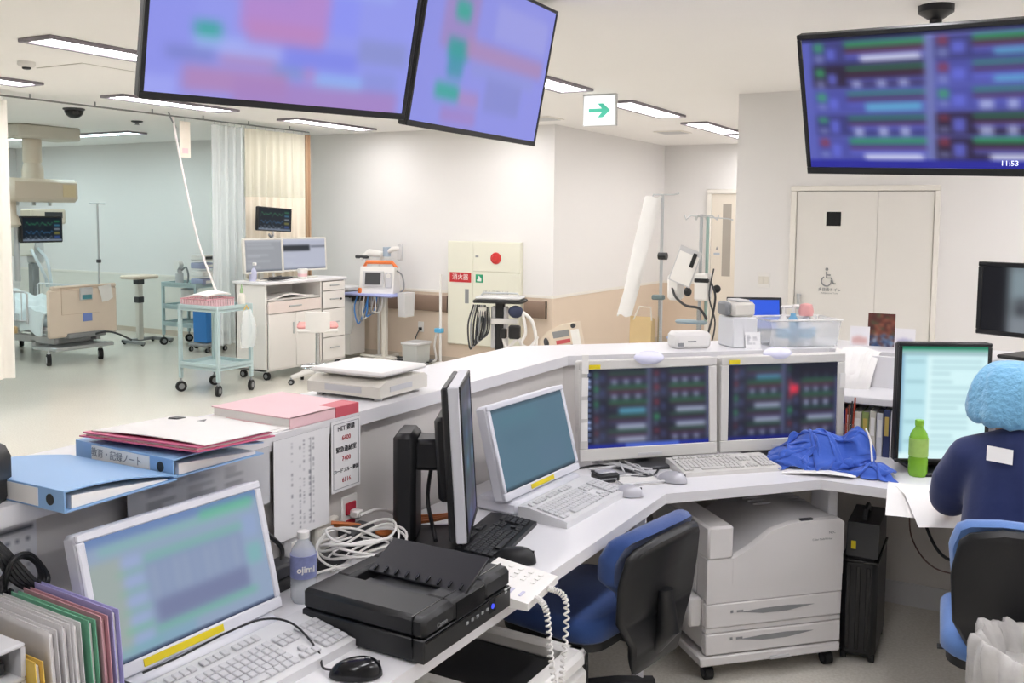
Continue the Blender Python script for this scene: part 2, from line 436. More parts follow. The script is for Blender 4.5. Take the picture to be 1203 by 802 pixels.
for i, (x, y) in enumerate([(-9.7, 7.9), (-11.9, 7.9), (-9.7, 5.6), (-11.9, 5.6), (-9.7, 3.2)]):  # first one is seen; the others are added to light the bay
    o = lamp1 if i == 0 else copy_tree(lamp1); o.location = (x, y, CEIL); o.rotation_euler = (0, 0, PI/2)

# ------------------------------------------------------------------ ceiling fittings
p = tag(MB().box(-6.12, -5.66, 4.18, 4.62, CEIL-.004, CEIL-.0005, .0015).build('access_panel', M_ceil), 'flush square access panel with a thin joint in the ceiling', 'access panel')
MB().box(-6.13, -5.65, 4.17, 4.63, CEIL-.0015, CEIL).build('joint', mat('joint_grey', 'B7B2A8', .8), p)  # grey joint strip around the panel
s = thing('smoke_detector', 'small white round detector with a dark vent on the ceiling', 'detector', (-5.95, 3.98, CEIL))
MB().lathe([(.055, 0), (.055, -.02), (.045, -.032), (.03, -.035)], 20).build('housing', M_white, s)
MB().lathe([(.028, -.034), (.028, -.044), (.02, -.048)], 16).build('sensor_vent', M_dgrey, s)
def dome(loc, r, label):
    t = thing('dome_camera', label, 'camera', loc)
    MB().lathe([(r*1.15, 0), (r*1.15, -.012), (r, -.02)], 20).build('base_ring', M_dgrey, t)
    MB().lathe([(r*math.cos(a), -.02-r*.85*math.sin(a)) for a in np.linspace(0, PI/2*.98, 8)], 20).build('dome', M_gloss, t)
dome((-8.15, 5.92, CEIL), .085, 'black dome camera behind the curtain rail')
s = thing('ceiling_sprinkler', 'small dark ceiling vent disc over the bed bay', 'sprinkler', (-8.6, 7.0, CEIL))
MB().lathe([(.06, 0), (.06, -.01), (.035, -.02)], 16).build('plate', M_dgrey, s); MB().lathe([(.02, -.02), (.02, -.035), (.03, -.04)], 12).build('nozzle', M_grey, s)
def ceil_vent(x, y, label):
    t = thing('ceiling_vent', label, 'vent', (x, y, CEIL))
    MB().box(-.17, .17, -.17, .17, -.008, 0, .003).build('frame', M_trim, t)
    for k in range(5): MB().box(-.14, .14, -.13+k*.06, -.10+k*.06, -.014, -.008, .002).build('slat', M_lgrey, t)
ceil_vent(-4.55, 8.55, 'white slatted ceiling vent near the exit sign'); ceil_vent(-3.9, 10.5, 'white slatted ceiling vent over the corridor')

ex = thing('exit_sign', 'white hanging exit sign with a green arrow pointing right', 'sign', (-3.25, 7.1, CEIL), 0.1)
MB().box(-.132, .132, -.02, .02, -.245, -.012, .004).build('sign_box', lampmat('exit_sign_light', (.97, 1, 1), .75, (.5, .5, .5)), ex)
MB().box(-.14, .14, -.025, .025, -.012, 0, .003).build('mount', M_lgrey, ex)
MB().box(-.137, -.132, -.024, .024, -.25, -.01).box(.132, .137, -.024, .024, -.25, -.01).box(-.137, .137, -.024, .024, -.251, -.245).build('rim', M_lgrey, ex)
a = MB(); a.yprism([(-.09, -.145), (.02, -.145), (-.015, -.185), (.03, -.185), (.09, -.13), (.03, -.075), (-.015, -.075), (.02, -.115), (-.09, -.115)], -.0225, -.0205)
a.build('arrow', lampmat('exit_green', (.05, .62, .42), .45, (.03, .3, .2)), ex)
# ------------------------------------------------------------------ curtain rail and curtains
TX = -7.5
tr = thing('curtain_rail', 'long thin ceiling curtain rail on short stubs', 'curtain rail', (TX, 0, CEIL))
MB().box(-.008, .008, 3.5, 8.46, -.048, -.034, .003).build('rail', mat('rail_grey', '7E7E7C', .5), tr)
for y in np.arange(3.8, 8.5, .62): MB().cyl((0, y, -.034), (0, y, 0), .007, n=8).build('stub', M_grey, tr)

def curtain_sheet(y0, y1, z0, z1, amp, waves, x=TX, seed=0, taper=0):
    rg = random.Random(seed); ph = [rg.uniform(0, 6) for _ in range(3)]
    def fn(u, v):
        y = y0+(y1-y0)*u; z = z1+(z0-z1)*v
        k = .55+.45*v
        d = amp*(math.sin(u*waves*2*PI+ph[0])*.7+.35*math.sin(u*waves*3.7*PI+ph[1]+v*.6))*k
        return (x+d, y+taper*v*(u-.5)+.25*amp*math.cos(u*waves*2*PI+ph[2]), z)
    return fn
M_curt_w = mat('curtain_white', 'F3EFE6', .8, var=.03, sheen=.2)
M_curt_c = mat('curtain_cream', 'F0E6D4', .85, var=.012, sheen=.2)
M_curt_b = mat('curtain_edge_brown', 'B8987A', .8, var=.08)
M_mesh = mat('curtain_mesh_net', 'F2EEDC', .8, var=.015, alpha=.62)
M_vinyl = mat('vinyl_clear', 'FAFFFF', .15, var=.02, alpha=.36)
def hooks(parent, y0, y1, n, z=2.575):
    for i in range(n):
        y = y0+(y1-y0)*i/(n-1); MB().tube([(TX, y, CEIL-.05), (TX+.006, y, z+.01), (TX, y, z)], .003, 5).build('hook', M_steel, parent)
c = thing('privacy_curtain', 'plain white privacy curtain hanging at the near end of the rail', 'curtain')
MB().slab(curtain_sheet(3.7, 4.83, .30, 2.575, .03, 7, seed=3), 90, 10, .002).build('fabric', M_curt_w, c); hooks(c, 3.75, 4.8, 8)
c = thing('vinyl_curtain', 'bunched clear vinyl curtain strip hanging by the cream curtain', 'curtain')
MB().slab(curtain_sheet(7.02, 7.43, .32, 2.575, .05, 4, seed=5), 90, 12, .002).build('sheet', M_vinyl, c); hooks(c, 7.04, 7.41, 5)
c = thing('cream_curtain', 'cream bay curtain with netting on top behind the computer desk', 'curtain')
MB().slab(curtain_sheet(7.44, 8.36, .32, 1.86, .035, 9, seed=8), 100, 10, .002).build('fabric', M_curt_c, c)
MB().slab(curtain_sheet(7.44, 8.36, 1.86, 2.575, .035, 9, seed=8), 100, 8, .0015).build('netting', M_mesh, c); hooks(c, 7.47, 8.34, 7)
c = thing('brown_curtain', 'narrow brown curtain edge gathered at the rail end', 'curtain')
MB().slab(curtain_sheet(8.39, 8.47, .32, 2.575, .02, 1.5, seed=2), 16, 8, .006).build('fabric', M_curt_b, c); hooks(c, 8.40, 8.46, 2)

# strap and tag hanging from the rail
st = thing('hanging_strap', 'long white strap slanting from the rail to the trolley', 'strap')
pts = cable([(TX, 6.52, 2.6), (TX+.01, 6.56, 2.35), (TX+.06, 6.62, 1.9), (TX+.2, 6.63, 1.4), (TX+.45, 6.58, 1.0), (TX+.53, 6.55, .93)], 6)
MB().tube(pts, .011, 6).build('webbing', mat('strap_white', 'EFE6E4', .7), st)
MB().tube([(TX, 6.47, 2.64), (TX, 6.50, 2.58), (TX, 6.56, 2.5)], .008, 6).build('clip', M_grey, st)
tg = thing('hanging_tag', 'cream card hanging from the curtain rail beside the strap', 'card')
MB().box(TX-.002, TX+.002, 6.60, 6.73, 2.22, 2.57).build('card', mat('card_cream', 'EEE5D6', .6, var=.08, scale=20), tg)
MB().tube([(TX, 6.665, 2.60), (TX, 6.665, 2.565)], .003, 5).build('tie', M_steel, tg)
MB().box(TX+.002, TX+.003, 6.63, 6.70, 2.26, 2.31).build('stamp', M_pink, tg)

# ------------------------------------------------------------------ bed in the bay (foot end towards the hall)
def caster(mb_w, mb_f, x, y, r=.05, w=.025, a=0):
    mb_w.cyl((x-w/2*math.cos(a), y-w/2*math.sin(a), r), (x+w/2*math.cos(a), y+w/2*math.sin(a), r), r, n=14)
def wheel(parent, x, y, z0=0, r=.05, w=.028, a=0, m=None, top=.1, name='caster'):
    ax = Vector((math.cos(a), math.sin(a), 0)); c = Vector((x, y, z0+r))
    o = MB().cyl(c-ax*w/2, c+ax*w/2, r, n=16).build(name, M_rubber, parent)
    f = MB(); f.cyl(c-ax*(w/2+.004), c+ax*(w/2+.004), r*.55, n=12)
    off = Vector((-ax.y, ax.x, 0))*r*.4
    f.box(x-.012, x+.012, y-.012, y+.012, z0+r, z0+r*2+.01, .003); f.cyl((x, y, z0+2*r), (x, y, z0+top), .009, n=8)
    f.build('fork', m or M_grey, o)
    return o
bed = thing('hospital_bed', 'beige hospital bed with rumpled bedding in the curtained bay', 'bed', (-9.5, 6.95, 0))
# local: x<0 is towards the head
foot = MB(); foot.box(-.025, .02, -.44, .44, .30, .83, .02); foot.box(-.02, .015, -.40, .44, .82, .87, .015)
fo = foot.build('footboard', M_beige, bed)
MB().box(.02, .024, -.28, .20, .55, .552).box(.02, .024, -.28, -.278, .55, .84).box(.02, .024, -.30, .28, .845, .85).build('groove', mat('beige_dark', 'BFA184', .6), fo)
MB().box(.02, .028, -.02, .10, .46, .55, .004).build('name_card', mat('card_blue', '7E95D8', .6), fo)
cp = MB().box(.02, .05, -.06, .10, .70, .84, .008).build('control_box', M_lgrey, fo)
MB().box(.05, .053, -.04, .08, .71, .76).build('display', mat('teal_display', '4F8F9A', .3), cp)
MB().slab(lambda u, v: (.024+.012*math.sin(v*3+u), .18+.16*u+.05*v, .84-.18*v+.02*u), 6, 6, .001).build('note_sheet', M_paper, fo)
MB().box(-2.05, -2.0, -.45, .45, .3, 1.0, .02).build('headboard', M_beige, bed)
MB().box(-2.0, -.03, -.42, .42, .38, .42, .01).box(-1.9, -.1, -.3, -.24, .22, .30, .005).box(-1.9, -.1, .24, .3, .22, .30, .005).box(-.5, -.42, -.3, .3, .18, .25, .005).box(-1.7, -1.62, -.3, .3, .18, .25, .005).build('bed_frame', M_lgrey, bed)
MB().box(-.35, .08, -.40, .34, .16, .20, .008).box(-.28, -.2, -.28, .28, .2, .38, .005).build('under_carriage', M_steel, bed)
MB().tube(cable([(.02, .1, .30), (.12, .2, .33), (.2, .3, .30), (.28, .42, .22)]), .012, 6).build('brake_bar', M_dgrey, bed)
MB().box(-.06, .05, -.22, .26, .28, .34, .01).build('motor_unit', M_grey, bed)
MB().box(-1.98, -.05, -.43, .43, .42, .55, .04).build('mattress', mat('mattress_blue_grey', 'B9C9D2', .8), bed)
def quilt(u, v):
    x = -1.98+1.9*u; y = -.47+.94*v; e = max(0, abs(v-.5)*2-.9)/.1
    body = .12*math.exp(-((v-.5)/.22)**2)*(1+.4*math.sin(u*5))
    w = .02*math.sin(u*23+v*9)+.018*math.sin(v*31-u*14)+.012*math.sin(u*51+v*37)
    return (x, y, .58+body+w-.22*e*e+.06*math.exp(-((u-.12)/.1)**2))
MB().slab(quilt, 60, 40, .02).build('quilt', mat('quilt_pale', 'DDE8EA', .85, var=.06), bed)
MB().ell((-1.75, 0, .68), (.18, .3, .09)).build('pillow', M_paper, bed)
def rail_side(y):
    r = MB(); r.tube([(-1.5, y, .45), (-1.5, y, .78), (-1.46, y, .80), (-.34, y, .80), (-.30, y, .78), (-.30, y, .45)], .012, 8)
    for k in range(9): r.cyl((-1.4+k*.125, y, .47), (-1.4+k*.125, y, .80), .006, n=6)
    r.tube([(-1.5, y, .48), (-.3, y, .48)], .010, 6); r.build('side_rail', M_lgrey, bed)
rail_side(-.47); rail_side(.47)
for x, y in ((-.05, -.40), (-.02, .23), (-1.75, -.40), (-1.75, .40)): wheel(bed, x, y, r=.065, w=.045, a=PI/2-.5, top=.2, m=M_lgrey)
MB().box(-.75, -.42, -.52, -.48, .33, .56, .01).build('drain_bag_frame', M_glass, bed)
MB().box(-.72, -.45, -.515, -.485, .34, .42, .01).build('drain_bag', mat('drain_amber', 'D9B27A', .4), bed)

iv = thing('iv_pole', 'plain steel drip pole with a T top clamped at the bed', 'IV pole', (-9.62, 7.26, 0))
MB().cyl((0, 0, .3), (0, 0, 1.79), .011, n=10).build('pole', M_steel, iv)
MB().tube([(0, -.10, 1.78), (0, .10, 1.78)], .008, 8).build('hook_bar', M_steel, iv); MB().box(-.02, .02, -.02, .02, 1.1, 1.14, .004).build('clamp', M_dgrey, iv)

# ceiling pendant with service head
pe = thing('ceiling_pendant', 'beige ceiling pendant arm with a wide service head over the bed', 'pendant', (-10.2, 6.86, CEIL))
M_pend = mat('pendant_beige', 'D9CDBB', .5, var=.04)
MB().box(-.22, .22, -.30, .48, -.15, 0, .02).build('ceiling_box', mat('pendant_grey', 'CFC9BC', .5), pe)
MB().lathe([(.10, -.15), (.10, -.40), (.09, -.42), (.115, -.50), (.115, -.6)], 20).build('column', M_pend, pe)
hd = MB().box(-.25, .25, -.42, .42, -.86, -.6, .04).build('service_head', M_pend, pe)
MB().box(.25, .256, .2, .36, -.80, -.66).build('socket_plate', mat('socket_tan', 'E0CFA8', .5), hd)
for y in (-.2, 0, .2): MB().cyl((0, y, -.9), (0, y, -.855), .02, n=10).build('gas_outlet', M_lgrey, hd)
MB().lathe([(.05, -.86), (.05, -1.0), (.09, -1.05), (.11, -1.12), (.05, -1.15)], 16, c=(.05, -.3, 0)).build('drop_tube', M_pend, pe)
MB().cyl((.05, -.25, -1.1), (.05, -.25, -1.75), .03, n=12).build('drop_pole', M_steel, pe)

bm_ = thing('bedside_monitor', 'small black patient monitor showing waveforms under the ceiling pendant', 'monitor', (-10.08, 6.86, 1.33))
def vital(w=60, h=36):
    a = canvas(w, h, '0B1620')
    for k, (c, y) in enumerate((('39B36A', .25), ('3A8FD0', .62), ('9AA7B8', .85))):
        for i in range(3, w-14):
            yy = int((y+.05*math.sin(i*.8+k)+.09*math.exp(-((i % 11)-3)**2))*h) % h; a[yy, i] = hexc(c)
    for i in range(5): rect(a, .8, .1+.17*i, .95, .2+.17*i, ['39B36A', '58B4E0', 'D8DEE4', 'C9B84A', '4A6FD0'][i], .5)
    rect(a, 0, .93, 1, 1, 'C8D4E8', .5); return blur(a, .6)
MB().box(-.03, .03, -.26, .26, 0, .30, .012).build('housing', M_black, bm_)
painted('screen', vital(), .48, .26, M_screen, bm_, T(.031, 0, .02) @ R('Z', PI/2))
MB().box(-.10, -.03, -.04, .04, .12, .2, .006).build('bracket', M_grey, bm_)
dv = thing('ventilator_unit', 'beige ventilator module with dark panel behind the patient monitor', 'medical device', (-11.9, 7.98, 1.0))
MB().box(-.12, .12, -.1, .42, .52, .72, .02).build('upper_box', M_pend, dv); MB().box(.12, .124, .1, .36, .6, .68).build('panel', M_dgrey, dv)
MB().box(-.1, .1, -.04, .10, 0, .52, .02).build('column', M_lgrey, dv); MB().box(-.12, .14, -.30, -.06, .1, .6, .02).build('side_module', M_offw, dv)
for k in range(3): MB().cyl((.14, -.26+k*.08, .5), (.155, -.26+k*.08, .5), .02, n=10).build('knob', M_red if k == 1 else M_dgrey, dv)
MB().tube(cable([(.1, -.1, .2), (.25, -.15, .1), (.3, -.05, -.15), (.2, .05, -.3)]), .02, 8).tube(cable([(.1, 0, .2), (.28, 0, .05), (.35, 0, -.2), (.3, .05, -.34)]), .02, 8).build('breathing_hose', mat('hose_white', 'DDE6EA', .5), dv)
MB().box(-.05, .05, -.05, .05, -.45, 0, .01).box(-.2, .2, -.2, .2, -1.05, -.98, .01).box(-.04, .04, -.04, .04, -1.0, -.44).build('stand', M_grey, dv)

# pedestal over-bed table
ob_ = thing('overbed_table', 'beige topped pedestal table beside the bed', 'table', (-10.35, 8.40, 0))
MB().box(-.13, .16, -.2, .2, .83, .88, .02).build('table_top', M_beige, ob_)
MB().box(-.035, .035, -.035, .035, .04, .84, .006).build('column', M_offw, ob_); MB().box(-.045, .045, -.045, .045, .52, .60, .006).box(-.05, .05, -.05, .05, .76, .83, .006).build('collar', M_dgrey, ob_)
MB().box(-.05, .35, -.25, -.2, .02, .06, .006).box(-.05, .35, .2, .25, .02, .06, .006).box(-.05, .0, -.25, .25, .02, .06, .006).build('foot', M_grey, ob_)
for x, y in ((-.02, -.22), (.32, -.22), (.32, .22), (-.02, .22)): wheel(ob_, x, y, r=.02, w=.02, top=.04)

# ------------------------------------------------------------------ teal trolleys
def trolley(loc, w, d, shelves, label, rz=0):
    t = thing('trolley', label, 'trolley', loc, rz)
    for i, z in enumerate(shelves):
        s = MB(); s.box(-w/2, w/2, -d/2, d/2, z-.012, z, .003); s.box(-w/2, w/2, -d/2, -d/2+.012, z-.03, z+.03, .003); s.box(-w/2, w/2, d/2-.012, d/2, z-.03, z+.03, .003)
        s.box(-w/2, -w/2+.012, -d/2, d/2, z-.03, z+.03, .003); s.box(w/2-.012, w/2, -d/2, d/2, z-.03, z+.03, .003)
        s.build('shelf', M_teal, t)
    for sx in (-1, 1):
        for sy in (-1, 1):
            x, y = sx*(w/2-.015), sy*(d/2-.015)
            MB().box(x-.017, x+.017, y-.017, y+.017, .13, max(shelves)+.03, .004).build('post', M_teal, t)
            wheel(t, x, y, r=.05, w=.03, a=.4*sx, top=.14)
    return t
trolley((-6.90, 6.46, 0), .52, .44, (.26, .80), 'pale teal two-shelf trolley carrying a pink basket')
trolley((-9.62, 8.62, 0), .62, .44, (.28, .50, .78), 'pale teal three-shelf trolley against the bay wall')
# on the near trolley
bk = thing('wire_basket', 'pink letter basket with papers on the near teal trolley', 'basket', (-6.98, 6.44, .80))
n_ = MB(); n_.box(-.17, .17, -.17, .17, 0, .012, .003)
n_.build('bottom', M_pink, bk)
for k in range(12):
    x = -.165+k*.03; MB().box(x-.008, x+.008, -.17, -.162, .01, .08).build('slat', M_pink, bk); MB().box(x-.008, x+.008, .162, .17, .01, .08).build('slat', M_pink, bk)
    MB().box(.162, .17, x-.008, x+.008, .01, .08).build('slat', M_pink, bk); MB().box(-.17, -.162, x-.008, x+.008, .01, .08).build('slat', M_pink, bk)
MB().tube([(-.17, -.17, .08), (.17, -.17, .08), (.17, .17, .08), (-.17, .17, .08)], .006, 6, closed=True).build('rim', mat('pink_rim', 'D99AA2', .5), bk)
pp = tag(MB().slab(lambda u, v: (-7.12+.28*u, 6.30+.3*v, .90+.05*math.sin(u*2.6)*math.sin(v*2.2+.4)+.004*u), 12, 10, .012).build('paper_pile', M_paper), 'loose pile of papers heaped in the pink basket', 'papers')
bt = thing('pump_bottle', 'small white bottle with a green nozzle on the near trolley', 'bottle', (-6.70, 6.60, .80))
MB().lathe([(.035, 0), (.035, .10), (.028, .12), (.014, .13)], 16).build('body', M_offw, bt); MB().lathe([(.015, .13), (.017, .16), (.008, .18), (.005, .21)], 12).build('nozzle', mat('green_nozzle', '9CB98C', .5), bt)
bg = thing('plastic_bag', 'clear plastic bag hooked on the end of the near trolley', 'bag', (-6.62, 6.58, .42))
MB().surf(lambda u, v: (.02+.06*math.sin(v*PI)*math.cos(u*2*PI)+.01*math.sin(u*14), .085*math.sin(u*2*PI)*(.45+.55*math.sin(min(1, v*1.3)*PI/2)), .36*(1-v)), 28, 14, closeu=True).build('film', M_vinyl, bg)
MB().tube([(.0, -.03, .355), (.0, 0, .40), (.0, .03, .355)], .006, 6).build('handle', mat('tag_yellow', 'E6C56A', .6), bg)
bb = thing('waste_bin', 'blue plastic waste bin on a wheeled base behind the trolleys', 'bin', (-9.02, 8.32, 0))
MB().xprism([(-.12, .12), (.12, .12), (.13, .52), (-.13, .52)], -.11, .11).build('tub', M_blue, bb); MB().box(-.12, .12, -.14, .14, .52, .55, .01).build('lid', mat('blue_lid', '2F6FB8', .45), bb)
MB().box(-.17, .17, -.17, .17, .07, .11, .01).build('base', M_grey, bb)
for sx in (-1, 1):
    for sy in (-1, 1): wheel(bb, sx*.14, sy*.14, r=.03, w=.02, top=.07)
# on the far trolley
dr = thing('drawer_stack', 'stack of three small purple and white trays on the far trolley', 'trays', (-9.40, 8.62, .79))
for k in range(4):
    MB().box(-.11, .11, -.12, .12, k*.10, k*.10+.07, .01).build('tray', mat('tray_lilac', 'A9AECB', .5) if k % 2 == 0 else M_white, dr); MB().box(.11, .115, -.07, .07, k*.10+.015, k*.10+.05).build('label_card', M_dgrey if k == 3 else M_paper, dr)
md = thing('suction_gauge', 'grey regulator with hoses standing on the far trolley', 'gauge', (-9.82, 8.6, .79))
MB().lathe([(.05, 0), (.05, .12), (.03, .14), (.03, .18)], 14).build('body', M_lgrey, md); MB().cyl((0, -.05, .23), (0, .02, .23), .055, n=18).build('dial', M_white, md)
MB().tube(cable([(.04, 0, .16), (.12, 0, .2), (.16, 0, .1), (.14, .0, .0)]), .012, 6).build('hose', M_grey, md)
tb = thing('storage_tub', 'white lidded tub on the middle shelf of the far trolley', 'tub', (-9.62, 8.58, .505))
MB().lathe([(.085, 0), (.10, .18), (.10, .2)], 20).build('tub', M_white, tb); MB().lathe([(.105, .2), (.105, .22), (.03, .23)], 20).build('lid', M_lgrey, tb)
# ------------------------------------------------------------------ fire cabinet on the back wall
fc = thing('fire_cabinet', 'cream fire hose cabinet with red label and red alarm lamp on the wall', 'fire cabinet', (-5.55, 9.15, .23))
M_fc = mat('fire_cabinet_enamel', 'EAE9D8', .4, var=.02)
MB().box(-.475, .475, -.055, 0, 0, 1.165, .004).build('body', M_fc, fc)
dl = MB().box(-.468, -.135, -.064, -.055, .008, 1.157, .003).build('extinguisher_door', M_fc, fc)
du = MB().box(-.128, .468, -.064, -.055, .835, 1.157, .003).build('alarm_panel', M_fc, fc)
dw = MB().box(-.128, .468, -.064, -.055, .008, .828, .003).build('hose_door', M_fc, fc)
lb = MB().box(-.44, -.155, -.067, -.064, .705, .815).build('red_label', M_red, dl)
text('lettering', '消火器', .072, M_paper, lb, T(-.2975, -.0675, .76) @ R('X', PI/2))
MB().box(-.235, -.185, -.066, -.064, .47, .63, .002).build('pull_handle', M_grey, dl)
MB().cyl((.165, -.064, .985), (.165, -.082, .985), .066, .06, n=28).cyl((.165, -.08, .985), (.165, -.10, .985), .045, .03, n=24).build('alarm_lamp', mat('alarm_lamp_red', 'D03A38', .3), du)
MB().box(-.10, -.06, -.066, -.064, .99, 1.01).build('keyhole', M_grey, du)
gs = MB().box(-.095, .0, -.067, -.064, .71, .80).build('green_sign', mat('green_sign', '2FA172', .5), dw)
MB().yprism([(-.075, .725), (-.02, .725), (-.02, .755), (-.05, .785), (-.06, .785), (-.06, .745), (-.075, .745)], -.0685, -.067).build('pictogram', M_paper, gs)
text('lettering', '消火用散水栓', .055, M_grey, dw, T(.17, -.0645, .60) @ R('X', PI/2))

ol = thing('wall_outlet', 'cream double wall outlet under the brown bumper rail', 'outlet', (-6.42, 9.14, .33))
MB().box(-.04, .04, -.008, 0, 0, .12, .003).build('plate', M_white, ol); MB().box(-.02, .02, -.03, -.008, .02, .055, .004).build('plug', M_black, ol)
MB().tube(cable([(0, -.03, .035), (-.03, -.06, -.05), (-.06, -.07, -.18), (-.01, -.09, -.30), (.06, -.12, -.32)]), .007, 6).build('cord', M_dgrey, ol)
fcb = thing('floor_cables', 'tangle of dark cables lying on the floor by the outlet', 'cables', (-6.35, 8.95, 0))
for k in range(4):
    pts = [(RNG.uniform(-.32, .32), RNG.uniform(-.12, .12), RNG.uniform(.012, .06)) for _ in range(9)]
    MB().tube(cable(pts, 6), .009, 6).build('cable', M_dgrey if k % 2 else M_grey, fcb)
wp = thing('white_stand', 'thin white floor stand with a blue clip beside the fire cabinet', 'stand', (-6.05, 8.99, 0))
MB().lathe([(.09, 0), (.09, .015), (.02, .03)], 20).build('base', M_white, wp); MB().cyl((0, 0, .02), (0, 0, 1.02), .016, n=10).build('pole', M_white, wp)
MB().box(-.06, .03, -.04, .03, .36, .41, .006).build('clip', mat('clip_sky_blue', '5FB6E0', .5), wp)
MB().tube(cable([(-.05, 0, .36), (-.08, 0, .2), (-.06, 0, .05), (-.12, -.05, .02)]), .012, 6).build('hose', M_white, wp)

# ------------------------------------------------------------------ computer workstation cabinet (faces +x)
wk = thing('workstation_cabinet', 'white wheeled drawer cabinet used as a computer desk by the curtain', 'cabinet', (-6.87, 7.09, 0), PI/2)
# local: x = world y - 7.09, front at local y=0 (world x=-6.87), back y=+.42
M_cab = mat('cabinet_white', 'EEEBE6', .4, var=.02)
b = MB(); b.box(0, .02, 0, .42, .09, .965, .003); b.box(.82, .84, 0, .42, .09, .965, .003); b.box(1.205, 1.225, 0, .42, .09, .965, .003); b.box(0, 1.225, .40, .42, .09, .965); b.box(0, 1.225, 0, .42, .09, .11); b.box(.02, .82, .02, .42, .80, .815)
b.build('carcass', M_cab, wk)
MB().box(-.02, 1.245, -.02, .44, .965, .995, .006).build('top', M_lam, wk)
d = MB().box(.024, .816, -.018, 0, .675, .795, .004).build('drawer', mat('drawer_pink_white', 'EEE2DB', .45), wk); MB().box(.32, .50, -.03, -.018, .73, .745, .003).build('handle', M_steel, d)
for x0, x1 in ((.024, .418), (.422, .816)):
    d = MB().box(x0, x1, -.018, 0, .11, .668, .004).build('cabinet_door', M_cab, wk); MB().box((x1-.05 if x0 < .1 else x0+.03), (x1-.03 if x0 < .1 else x0+.05), -.03, -.018, .45, .57, .003).build('handle', M_steel, d)
for z0, z1 in ((.86, .955), (.665, .852), (.355, .657), (.11, .347)):
    d = MB().box(.844, 1.202, -.018, 0, z0, z1, .004).build('drawer', M_cab, wk); MB().box(.95, 1.10, -.03, -.018, (z0+z1)/2, (z0+z1)/2+.014, .003).build('handle', M_steel, d)
MB().cyl((1.13, -.03, .76), (1.13, -.018, .76), .012, n=10).build('lock', M_black, wk)
for x, y in ((.06, .05), (1.16, .05), (.06, .37), (1.16, .37)): wheel(wk, x, y, r=.04, w=.03, top=.1)
pt = tag(MB().slab(lambda u, v: (-7.2+.30*u, 7.18+.66*v, .825+.03*v*(1-v)*4+.008*math.sin(v*9+u*4)), 8, 18, .015).build('paper_stack', M_paper), 'stack of white papers in the open slot of the workstation', 'papers')

def flat_monitor(name, label, loc, rz, w, h, bez, m_frame, img, m_scr=M_screen, tilt=0, stand=True, depth=.045, bottom=.08, m_stand=None, roll=0, chin=0):
    """loc = on the support; screen bottom at height `bottom`; front = local -Y"""
    t = thing(name, label, 'monitor', loc, rz)
    K = T(0, 0, bottom) @ R('Y', roll) @ R('X', -tilt)
    f = MB(); f.box(-w/2, w/2, .008, depth, 0, h, .008, K)
    f.box(-w/2, w/2, 0, .012, 0, bez+chin, .003, K); f.box(-w/2, w/2, 0, .012, h-bez, h, .003, K); f.box(-w/2, -w/2+bez, 0, .012, bez+chin, h-bez, .003, K); f.box(w/2-bez, w/2, 0, .012, bez+chin, h-bez, .003, K)
    f.build('bezel', m_frame, t)
    painted('screen', img, w-2*bez, h-2*bez-chin, m_scr, t, K @ T(0, .0055, bez+chin))
    if stand:
        ms = m_stand or m_frame
        MB().box(-.03, .03, depth+.005, depth+.035, .01, bottom+h*.55, .006).box(-.05, .05, depth-.003, depth+.02, bottom+h*.35, bottom+h*.6, .006).build('neck', ms, t)
        MB().box(-min(.13, w*.3), min(.13, w*.3), -.06, depth+.10, 0, .014, .005).build('foot', ms, t)
    return t
def img_office(w=40, h=26, base='8E949C', seed=1, dark=False):
    rg = random.Random(seed); a = canvas(w, h, base)
    for i in range(9):
        y = rg.random(); rect(a, .05, y, .05+rg.random()*.8, y+.03, 'C8CCD4', .4)
    if dark: rect(a, 0, .18, .62, .38, '2B3036'); rect(a, .66, .22, 1, .25, '3A3E46')
    rect(a, 0, 0, 1, .05, 'D8DAE2', .6); rect(a, 0, .95, 1, 1, '444A58', .8)
    return blur(a, .5)
M_mon_w = mat('monitor_offwhite', 'DEDCD4', .45, var=.03)
flat_monitor('desktop_monitor', 'off-white monitor with a plain grey screen on the workstation', (-7.08, 7.30, .995), PI/2-.12, .50, .36, .02, M_mon_w, img_office(base='9A9DA3'), tilt=.05, bottom=.075)
flat_monitor('desktop_monitor', 'wider monitor showing a dark banner on the workstation', (-7.10, 7.94, .995), PI/2-.05, .66, .36, .018, M_mon_w, img_office(base='B4B8C8', dark=True, seed=4), tilt=.05, bottom=.075)
mo = flat_monitor('vitals_monitor', 'small black monitor raised on a pole above the workstation screens', (-7.22, 7.60, .995), PI/2, .50, .25, .012, M_black, vital(), bottom=.50, stand=False, roll=.05)
MB().cyl((0, .03, 0), (0, .03, .60), .014, n=10).build('pole', M_white, mo); MB().tube([(.0, .03, .46), (-.06, 0, .44), (-.10, -.01, .47)], .012, 8).build('swivel_arm', M_grey, mo)
sb = thing('spray_bottle', 'clear lilac spray bottle at the end of the workstation top', 'bottle', (-7.12, 7.17, .995))
MB().lathe([(.04, 0), (.042, .09), (.03, .12), (.014, .14), (.014, .16)], 16).build('body', mat('lilac_clear', 'C9CBE6', .2, alpha=.8), sb); MB().box(-.015, .045, -.015, .015, .16, .19, .005).build('spray_head', M_white, sb)
wc = thing('desk_cables', 'coil of dark grey cables on the workstation top', 'cables', (-6.98, 7.35, 1.0))
for k in range(3): MB().tube(cable([(RNG.uniform(-.08, .08), RNG.uniform(-.14, .2), RNG.uniform(.006, .035)) for _ in range(8)], 5), .006, 6).build('cable', M_dgrey, wc)
cu = thing('paper_cup', 'small cream cup with pink band on the workstation', 'cup', (-6.93, 7.70, .995))
MB().lathe([(.045, 0), (.055, .11), (.05, .112)], 18).build('cup', M_white, cu); MB().lathe([(.0485, .03), (.0515, .06)], 18).build('band', M_pink, cu)

